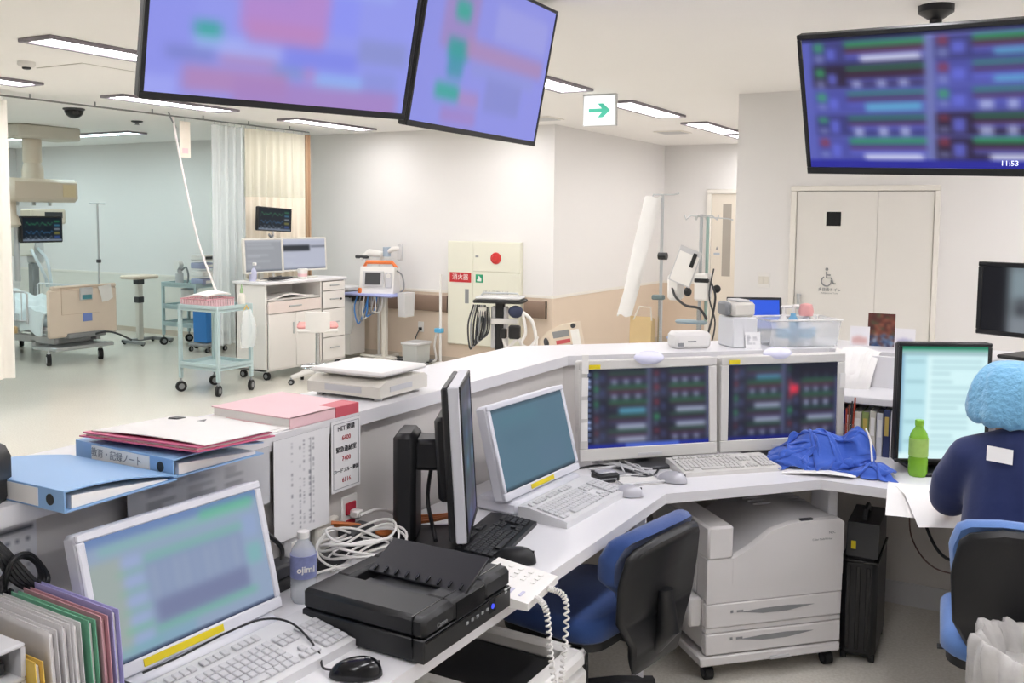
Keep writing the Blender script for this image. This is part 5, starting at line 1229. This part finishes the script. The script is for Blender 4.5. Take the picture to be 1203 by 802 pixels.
# ------------------------------------------------------------------ hanging screens
def tv(label, c, yaw, tilt, w, h, im, roll=0, poles=(), bez=.014, extra=None):
    t = thing('ceiling_television', label, 'television', (c[0], c[1], c[2]), yaw)
    K = R('Y', -roll) @ R('X', -tilt)
    f = MB(); f.box(-w/2, w/2, .006, .045, 0, h, .006, K); f.box(-w/2, w/2, 0, .01, 0, bez*1.6, .002, K); f.box(-w/2, w/2, 0, .01, h-bez, h, .002, K); f.box(-w/2, -w/2+bez, 0, .01, bez*1.6, h-bez, .002, K); f.box(w/2-bez, w/2, 0, .01, bez*1.6, h-bez, .002, K)
    f.build('bezel', M_black, t)
    painted('screen', im, w-2*bez, h-bez*2.6, M_tv, t, K @ T(0, .004, bez*1.6))
    MB().box(-.22, .22, .045, .075, h*.2, h*.8, .01, K).build('rear_housing', M_black, t)
    for nm, pts, r_ in poles: MB().tube(pts, r_, 12).build(nm, M_black, t)
    return t
def img_board(seed, w=66, h=40, big=True):
    rg = random.Random(seed); a = canvas(w, h, '9298EA')
    if big:
        for x0, y0, x1, y1, c in ((0, 0, .15, 1, '8E93E8'), (.30, .0, .64, .60, 'B685C8'), (.34, .52, .62, .64, 'B985BE'), (.15, .57, .24, .69, '2DA88E'), (.15, .66, .34, .72, '9FB3F2'), (.24, .68, .5, .74, 'A6ACEE'), (.47, .64, .78, .78, '7E86E6'),
                                  (.78, .55, .99, .7, '8890CC'), (.25, .74, .46, .80, 'AF86B8'), (.44, .78, .56, .86, '7F90CC'), (.56, .78, .6, .86, 'B389C6'), (.6, .80, .8, .9, '8FB4EE'), (.12, .83, .5, .97, 'B184B6'), (.3, .87, .97, .99, 'A582C0'), (.06, .72, .22, .80, '7A82C8'), (.8, .76, .95, .88, '8A92D8'), (.64, .3, .76, .56, '8B92F0'), (0, .9, .1, 1, 'A0A6F0'),
                                  (.1, .2, .5, .4, 'A98AD0'), (.6, .1, .9, .3, '9CA8EE')): rect(a, x0, y0, x1, y1, c, .85)
    else:
        rect(a, 0, 0, 1, 1, '8B8FE0')
        for x0, y0, x1, y1, c in ((.12, .0, .36, .5, '9C84BE'), (.2, .18, .3, .3, '2FA890'), (.18, .42, .34, .56, '2A9C92'), (.2, .55, .3, .68, '3A93A4'), (.14, .72, .30, .82, '2FA88E'), (.3, .4, .95, .52, 'A886B4'), (.3, .74, .46, .86, 'A886BE'), (.2, .88, .45, .97, '9F82C4'), (.5, .62, .8, .86, '8288CC'), (.5, .1, .95, .36, '9A9CE0'), (.36, .56, .9, .62, '8C92D6')): rect(a, x0, y0, x1, y1, c, .85)
    return blur(a, .95)
def to_local(c, yaw, p):
    return tuple(R('Z', -yaw) @ (Vector(p)-Vector(c)))
def mount(c, yaw, x, y, zlow):
    f = lambda p: to_local(c, yaw, p)
    back = to_local(c, yaw, (x, y, zlow))
    return [('mount_pole', [f((x, y, CEIL-.02)), f((x, y, zlow))], .028), ('mount_arm', [f((x, y, zlow)), (0, .07, zlow-c[2])], .022), ('ceiling_plate', [f((x, y, CEIL)), f((x, y, CEIL-.03)), f((x, y, CEIL-.06))], [.08, .08, .035])]
c1 = (-2.26, 2.431, 2.009)
tv('left screen of the hanging pair showing blurred lilac and pink blocks', c1, 1.242, -.257, .965, .57, img_board(1), .006, mount(c1, 1.242, -2.55, 2.53, 2.35))
c2 = (-2.159, 3.489, 1.998)
tv('right screen of the hanging pair, turned further from the left one', c2, 1.617, -.184, 1.097, .627, img_board(2, big=False), -.002, mount(c2, 1.617, -2.5, 3.48, 2.35))
imT = vit_wall(80, 48, 21, '5A60B4', blu='666ED8', bright=True); imT = blur(imT, .65); rect(imT, 0, .93, 1, 1, '2A2C98'); rect(imT, 0, 0, 1, .02, '12122A'); rect(imT, .5, .012, .95, .03, '8088E0', .5)
c3 = (-.449, 4.028, 1.837)
t3 = tv('hanging television of patient waveforms on a black ceiling mount', c3, -.141, -.383, .97, .57, imT, -.035, mount(c3, -.141, -.55, 4.88, 2.2), bez=.018)
text('clock_digits', '11:53', .028, mat('digit_light', 'DDE4FF', .5, emit=1), t3, R('Y', .035) @ R('X', .383) @ T(.275, .002, .05) @ R('X', PI/2))

# ------------------------------------------------------------------ right-hand desk: screens, books, papers
def img_doc(w=40, h=56):
    rg = random.Random(2); a = canvas(w, h, 'DCF8FA'); rect(a, 0, 0, 1, .035, '1E7A5A'); rect(a, 0, .05, 1, .065, '3A5A66', .7); rect(a, .03, .08, .3, .95, 'BEE6EE'); rect(a, .34, .08, 1, .95, 'D6F5F8')
    for j in range(14):
        rect(a, .36, .12+.06*j, .36+rg.uniform(.2, .6), .128+.06*j, '9FC4CC', .8)
        if j % 3 == 0: rect(a, .06, .12+.06*j, .28, .128+.06*j, '7FA9B2', .7)
    rect(a, 0, .08, .02, .95, '4A78A0', .7); return blur(a, .6)
flat_monitor('portrait_screen', 'black portrait screen showing a bright document before the person', (-.354, 3.881, DZ), .5, .345, .452, .014, M_black, img_doc(), bottom=.04, depth=.05)
def img_cam(w=40, h=26):
    a = canvas(w, h, '7C868C'); rect(a, 0, 0, .22, 1, '16171B'); rect(a, .25, .05, .6, .5, '8FA0A8'); rect(a, .3, .45, .42, .72, '5A5F66'); rect(a, .55, .3, .8, .7, '8A9A88', .7); rect(a, .22, .75, 1, 1, '8C949C'); rect(a, .6, 0, 1, .3, 'A5B2BC'); rect(a, .33, .62, .38, .74, '2B2B30')
    return blur(a, 1.2)
flat_monitor('camera_monitor', 'black monitor with a blurred ward picture on top of the right ledge', (-.07, 4.44, LZ), -.45, .52, .308, .02, M_black, img_cam(), bottom=.085, depth=.045, m_scr=M_screen_d)

# shelf over the books
bs = thing('desk_shelf', 'white desk shelf over a row of books at the right desk', 'shelf', (-.18, 4.17, DZ))
MB().box(-.62, 1.2, -.15, .14, .205, .235, .004).box(-.62, 1.2, .12, .14, 0, .37, .002).build('board', M_lam, bs); MB().box(-.62, -.60, -.13, .12, 0, .205, .003).box(.35, .37, -.13, .12, 0, .205, .003).build('side_panel', M_lam, bs)
cols = ['2F3E8C', '4A2030', 'DAD4C8', '8C9C5A', 'D8D4C4', 'DADADE', '2E3A66', 'E9E9EC', '2B2B30', '54565C', '20222A', '8A3038', 'E8E4DC']
x = -.58; names = ('navy', 'maroon', 'ivory', 'olive', 'tan', 'pale grey', 'slate blue', 'white', 'black', 'charcoal', 'dark', 'crimson', 'cream')
for i, c in enumerate(cols):
    wd = RNG.uniform(.016, .034); hh = RNG.uniform(.155, .195)
    b = thing('book', 'upright %s book under the desk shelf' % names[i], 'book', (-.18+x+wd/2, 4.10, DZ), 0, 'books under the desk shelf')
    mm = mat('book_'+names[i].replace(' ', '_'), c, .55, var=.06)
    MB().box(-wd/2, wd/2, -.075, -.072, 0, hh, .001).box(-wd/2, -wd/2+.002, -.075, .07, 0, hh).box(wd/2-.002, wd/2, -.075, .07, 0, hh).build('cover', mm, b)
    MB().box(-wd/2+.002, wd/2-.002, -.071, .067, .004, hh-.004).build('pages', M_paper, b)
    MB().box(-wd*.3, wd*.3, -.0756, -.075, hh*.45, hh*.85).build('title_strip', M_paper if i % 3 else mat('gold_strip', 'C8B05A', .5), b)
    x += wd+.002
# papers on the panel above the shelf
for i, (x, z0, z1, wd, lab, c) in enumerate(((-.62, .965, 1.06, .15, 'white memo sheet pinned above the desk shelf', 'E4E2DE'), (-.42, .955, 1.055, .16, 'pink lined memo pinned above the desk shelf', 'E6DCD8'))):
    t = thing('memo_sheet', lab, 'notice', (x, 4.375, z0)); im = img_list(30, 20, 20+i, c, 2, '9A9AA0')
    if i: rect(im, .1, .2, .9, .3, 'D99AA2', .7); rect(im, .2, .5, .9, .6, 'C8B884', .6); rect(im, .1, .7, .8, .8, 'D98A96', .7)
    painted('print', im, wd, z1-z0, M_print, t, T(0, -.001, 0), th=.001)
# photo cards on the ledge
def card(label, loc, rz, w, h, im, lean=.12):
    t = thing('photo_card', label, 'photo', loc, rz)
    K = R('X', -lean)
    MB().box(-w/2, w/2, .001, .005, 0, h, .001, K).build('backing', M_paper, t); painted('picture', im, w, h, M_print, t, K, th=.0008)
    MB().box(-.01, .01, .01, .05, 0, .004).box(-.01, .01, .04, .05, 0, h*.5, 0).build('easel_foot', M_dgrey, t)
rg = random.Random(4); a = canvas(20, 26, '5A2A20')
for k in range(70): rect(a, rg.random(), rg.random()*.6, 1, 1, '5A2A20', 0); xx, yy = rg.random()*.9, rg.random()*.62; rect(a, xx, yy, xx+.12, yy+.08, rg.choice(['8C4A34', '3A1E1A', '6E3C28', 'A5644A', '4A5A3A']), .7)
for k in range(60): xx, yy = rg.random()*.9, .62+rg.random()*.34; rect(a, xx, yy, xx+.12, yy+.06, rg.choice(['2F5A8C', '6A92B8', '1E3A66', '9AB4CC']), .8)
card('dark red and blue photo card standing on the ledge', (-.685, 4.55, LZ), 0.05, .115, .148, blur(a, .7))
def img_white(c): a = canvas(16, 12, 'F2F0F2'); rect(a, .1, .62, .9, .95, c, .8); rect(a, .3, .5, .6, .7, c, .5); return blur(a, .8)
card('white card with a pink picture left of the dark photo', (-.775, 4.545, LZ), .05, .085, .085, img_white('D9A8A2'))
card('white card with a lilac picture right of the dark photo', (-.585, 4.56, LZ), .05, .085, .085, img_white('A9A6CC'))
# hanging papers at the counter bend and pens
hp = thing('hanging_papers', 'sheaf of white papers hanging over the ledge beside the vitals display', 'papers', (-.745, 4.30, LZ))
for k in range(3): MB().slab(lambda u, v: (-.03-.06*k*.4+.13*u*(1-.35*v), .02-.10*min(1, v*2.2)-.012*k-.03*v+.02*u, .012-.005*k-.30*max(0, v-.12)+.01*math.sin(u*5+k)), 8, 14, .001).build('sheet', M_paper, hp)
pc = thing('pencil_holder', 'clear holder with red pencils clipped beside the vitals display', 'pencils', (-.705, 3.985, DZ))
MB().box(-.018, .018, -.015, .015, .0, .13, .004).build('holder', M_glass, pc)
for k in range(4): MB().cyl((-.01+.006*k, 0, .01), (-.014+.010*k, .004*k, .19+.015*k), .0035, n=6).build('pencil', (mat('pencil_red', 'B5472F', .5), mat('pencil_brown', '8A5A44', .5), M_dgrey, mat('pencil_red', 'B5472F', .5))[k], pc)
# papers in front of the person
for i, (x, y, rz, lab) in enumerate(((-.39, 3.53, .12, 'white sheet lying under another at the right desk edge'), (-.325, 3.50, .42, 'white sheet hanging over the right desk edge'))):
    def fn(u, v, x=x, y=y): 
        yy = -.13+.26*v
        return (-.10+.2*u, yy, .003+.003*i+.002*math.sin(u*4+v*3)-max(0, (3.53-y)-yy)*.4)
    t = tag(MB().slab(fn, 6, 20, .001).build('paper_sheet', M_paper, None, (x, y, DZ+.001), (0, 0, rz)), lab, 'paper')
po = tag(MB().slab(lambda u, v: (-.11+.26*u, -.13+.2*v, .004+.012*math.sin(u*2.5)*(1-v)), 10, 6, .001).build('paper_sheet', M_paper, None, (-.78, 3.70, DZ), (0, 0, .2)), 'white sheet under the crumpled blue cloth', 'paper')
uc = thing('hanging_cable', 'dark cables drooping under the right desk', 'cable', (-.35, 3.75, 0))
MB().tube(cable([(-.05, 0, .685), (-.03, -.01, .55), (.04, -.02, .45), (.16, -.01, .46), (.24, 0, .6), (.26, 0, .685)]), .006, 6).build('cable', M_black, uc); MB().tube(cable([(-.09, .02, .685), (-.08, .0, .5), (.02, -.02, .40), (.18, 0, .44), (.28, .02, .685)]), .003, 6).build('thin_cable', mat('cable_brown', '5A4440', .6), uc)

# crumpled blue cloth
M_cloth = mat('cloth_blue', '3A62C4', .85, var=.12, scale=12, bump=.2, bscale=60, sheen=.3)
bc = thing('blue_cloth', 'crumpled royal blue scrub top heaped on the desk', 'clothing', (-.74, 3.74, DZ))
def drape(nu=84, nv=58, steps=150, seed=5):
    """a square of cloth pushed together and dropped on a low heap: folds come from the simulation"""
    r_ = np.random.RandomState(seed); lu, lv = .78/(nu-1), .54/(nv-1)
    U, V = np.meshgrid(np.linspace(0, 1, nu), np.linspace(0, 1, nv))
    P = np.zeros((nv, nu, 3)); P[..., 0] = -.20+.42*U; P[..., 1] = -.12+.22*V; P[..., 2] = .20
    for k in range(14):
        a, f, p0 = r_.uniform(0, 6.28), r_.uniform(5, 22), r_.uniform(0, 6.28)
        P[..., 2] += .012*np.sin(f*(U*np.cos(a)+V*np.sin(a))+p0)
        P[..., 0] += .006*np.sin(f*(V*np.cos(a)-U*np.sin(a))+p0*2)
        P[..., 1] += .006*np.sin(f*(U*np.sin(a)+V*np.cos(a))+p0*3)
    Q = P.copy()
    heap = [((-.11, -.02, .0), (.11, .09, .075)), ((-.03, .02, .0), (.13, .09, .13)), ((.105, .035, .0), (.06, .07, .155)), ((.18, -.06, .0), (.09, .05, .04))]
    kinds = [((0, 1), lu, .5), ((1, 0), lv, .5), ((1, 1), math.hypot(lu, lv), .35), ((1, -1), math.hypot(lu, lv), .35), ((0, 2), 2*lu, .12), ((2, 0), 2*lv, .12)]
    for st in range(steps):
        vel = (P-Q)*.94; Q = P.copy(); P = P+vel; P[..., 2] -= .00035
        for it in range(5):
            for (dj, di), L, k in kinds:
                if di >= 0: a = P[:nv-dj, :nu-di]; b = P[dj:, di:]
                else: a = P[:nv-dj, -di:]; b = P[dj:, :nu+di]
                d = b-a; n = np.sqrt((d*d).sum(-1, keepdims=True))+1e-9; c = d*((n-L)/n)*k*.5
                if di >= 0: P[:nv-dj, :nu-di] += c; P[dj:, di:] -= c
                else: P[:nv-dj, -di:] += c; P[dj:, :nu+di] -= c
            hz = np.full(P.shape[:2], .004)
            for c_, e_ in heap:
                q = 1-((P[..., 0]-c_[0])/e_[0])**2-((P[..., 1]-c_[1])/e_[1])**2
                hz = np.maximum(hz, e_[2]*np.sqrt(np.clip(q, 0, 1)))
            P[..., 0] = np.clip(P[..., 0], -.225, .30-.0*P[..., 1]); P[..., 1] = np.clip(P[..., 1], -.135, .085-.10*np.clip(P[..., 0]-.14, 0, 1)*6)
            low = P[..., 2] < hz
            P[..., 2] = np.maximum(P[..., 2], hz)
            Q[..., :2] = np.where(low[..., None], Q[..., :2]*.35+P[..., :2]*.65, Q[..., :2])
    return P
PC = drape(); NV_, NU_ = PC.shape[:2]
cl = MB().surf(lambda u, v: tuple(PC[int(round(v*(NV_-1))), int(round(u*(NU_-1)))]), NU_, NV_).build('fabric', M_cloth, bc, smooth=180)
sm_ = cl.modifiers.new('smooth', 'SMOOTH'); sm_.iterations = 3; sm_.factor = .5
sd_ = cl.modifiers.new('subdivide', 'SUBSURF'); sd_.levels = 1; sd_.render_levels = 1
so_ = cl.modifiers.new('thickness', 'SOLIDIFY'); so_.thickness = .0015
cl.rotation_euler = (0, 0, .12)
MB().tube(cable([(.13, .04, .158), (.15, .02, .125), (.16, .0, .085), (.17, -.04, .055)]), .004, 6).build('white_piping', M_white, bc)

# ------------------------------------------------------------------ things on the diagonal ledge
rt = thing('white_router', 'small white rounded box device on the diagonal ledge', 'router', (-1.40, 4.03, LZ), .79)
MB().box(-.085, .085, -.05, .05, 0, .072, .014).build('housing', M_white, rt); MB().box(-.065, -.05, -.052, -.05, .012, .028).cyl((-.07, -.052, .02), (-.07, -.05, .02), .008, n=10).box(-.03, .01, -.0515, -.05, .03, .036).build('ports', M_grey, rt)
tbx = thing('white_box', 'tall white plastic dispenser box beside the basket', 'box', (-1.235, 4.20, LZ), .79)
MB().box(-.06, .06, -.07, .07, 0, .135, .006).build('body', mat('milky_plastic', 'EDEEF0', .35, alpha=.92), tbx); MB().box(-.055, .055, -.06, .06, .135, .20, .012).build('upper_part', M_offw, tbx); MB().box(-.08, -.05, -.04, .05, .14, .20, .01).build('grey_side', M_grey, tbx)
MB().box(-.03, .03, -.05, .05, .20, .21, .003).build('lid', M_lgrey, tbx)
bl = thing('tablet_computer', 'tablet with a bright blue screen standing behind the basket', 'tablet', (-1.235, 4.49, LZ), .5) 
im = canvas(24, 14, '2F5CE0'); rect(im, .1, .1, .4, .2, '5A82F0', .6); rect(im, .6, .5, .9, .8, '2A50C8', .6)
MB().box(-.13, .13, .002, .012, .04, .20, .003, R('X', -.2)).build('case', M_black, bl); painted('screen', blur(im, 1), .235, .135, M_screen, bl, R('X', -.2) @ T(0, .0015, .052)); MB().box(-.05, .05, .0, .09, 0, .008, .002).box(-.02, .02, .03, .045, 0, .12, .002).build('stand', M_black, bl)
cs = thing('card_stand', 'small cream card stand leaning in front of the tablet', 'card', (-1.20, 4.33, LZ), .7)
MB().box(-.03, .03, 0, .006, 0, .19, .001, R('X', -.12) @ R('Y', -.22)).build('card', mat('card_ivory', 'EBE6DC', .5), cs); MB().box(-.035, .035, -.01, .06, 0, .006, .001).build('foot', M_grey, cs)
lb_ = thing('label_sign', 'white printed sign card in front of the clear basket', 'card', (-1.155, 4.17, LZ), .79)
painted('print', img_list(20, 16, 9, 'F0F0F0', 2, '6A6C74'), .075, .07, M_print, lb_, R('X', -.1), th=.002); MB().box(-.03, .03, .004, .03, 0, .003).build('foot', M_white, lb_)
ba = thing('clear_basket', 'clear plastic basket holding pump bottles on the diagonal ledge', 'basket', (-1.03, 4.40, LZ), .72)
M_bk = mat('basket_clear', 'F4F7F9', .2, alpha=.28, var=.03)
n_ = MB()
for a0, b0, a1, b1 in ((-.15, -.085, .15, -.085), (-.15, .085, .15, .085)): n_.xprism([(b0, .004), (b0+.004, .004), (b0*1.16+.004, .12), (b0*1.16, .12)], a0*1.08, a1*1.08)
for s in (-1, 1): n_.yprism([(s*.15, .004), (s*.15+.004, .004), (s*.168+.004, .12), (s*.168, .12)], -.098, .098)
n_.box(-.15, .15, -.085, .085, 0, .004); n_.build('tub', M_bk, ba)
MB().tube([(-.172, -.102, .12), (.176, -.102, .12), (.176, .102, .12), (-.172, .102, .12)], .005, 6, closed=True).build('rim', M_white, ba)
for i, (x, y, lab, c) in enumerate(((-.07, -.02, 'white pump bottle in the clear basket', M_white), (.0, .02, 'blue pump bottle in the clear basket', mat('bottle_sky', '7FC0E6', .3, alpha=.9)), (.03, -.04, 'pink capped bottle in the clear basket', mat('bottle_pale', 'DCE4EE', .3)), (.08, .02, 'pale pump bottle at the end of the clear basket', M_offw))):
    pos = Vector((-1.03, 4.40, LZ+.005))+R('Z', .72).to_3x3() @ Vector((x, y, 0))
    t = thing('pump_bottle', lab, 'bottle', tuple(pos), .72+.5*i)
    MB().lathe([(.026, 0), (.028, .01), (.028, .10), (.012, .125), (.012, .135)], 18).build('body', c, t)
    if i == 2: MB().lathe([(.03, .13), (.034, .15), (.026, .18), (.01, .185)], 14).build('cap', mat('cap_pink', 'E8A9A6', .5), t)
    else: MB().cyl((0, 0, .13), (0, 0, .165), .006, n=8).box(-.012, .04, -.008, .008, .162, .175, .004).build('pump_head', M_white, t)
    MB().lathe([(.0285, .03), (.0287, .075)], 18).build('label_sleeve', mat('sleeve_blue', '6FB4DC', .5, var=.2, scale=60), t)

# ------------------------------------------------------------------ waste bin with a clear bag, lower right
wb = thing('lined_bin', 'grey waste bin lined with a clear plastic bag behind the light blue chair', 'bin', (.01, 2.63, 0))
MB().lathe([(.105, 0), (.115, .02), (.135, .55), (.142, .56)], 28).build('bin', mat('bin_grey', 'A9A7A4', .5), wb)
def bag(u, v):
    a = u*2*PI; s = math.sin(a*11+v*6)*.004+math.sin(a*23-v*9)*.003
    prof = [(0, .10, .50), (.3, .122, .60), (.5, .148, .64), (.65, .165, .60), (1, .150, .36)]
    r_ = np.interp(v, [p_[0] for p_ in prof], [p_[1] for p_ in prof]); z = np.interp(v, [p_[0] for p_ in prof], [p_[2] for p_ in prof])
    return ((r_+s*2)*math.cos(a), (r_+s*2)*math.sin(a), z+.012*math.sin(a*5+1)*(v)+s)
MB().surf(bag, 96, 16, closeu=True).build('bag_film', mat('bag_film', 'E6E4E0', .18, alpha=.55, bump=.5, bscale=30, var=.2, scale=25), wb, smooth=70)
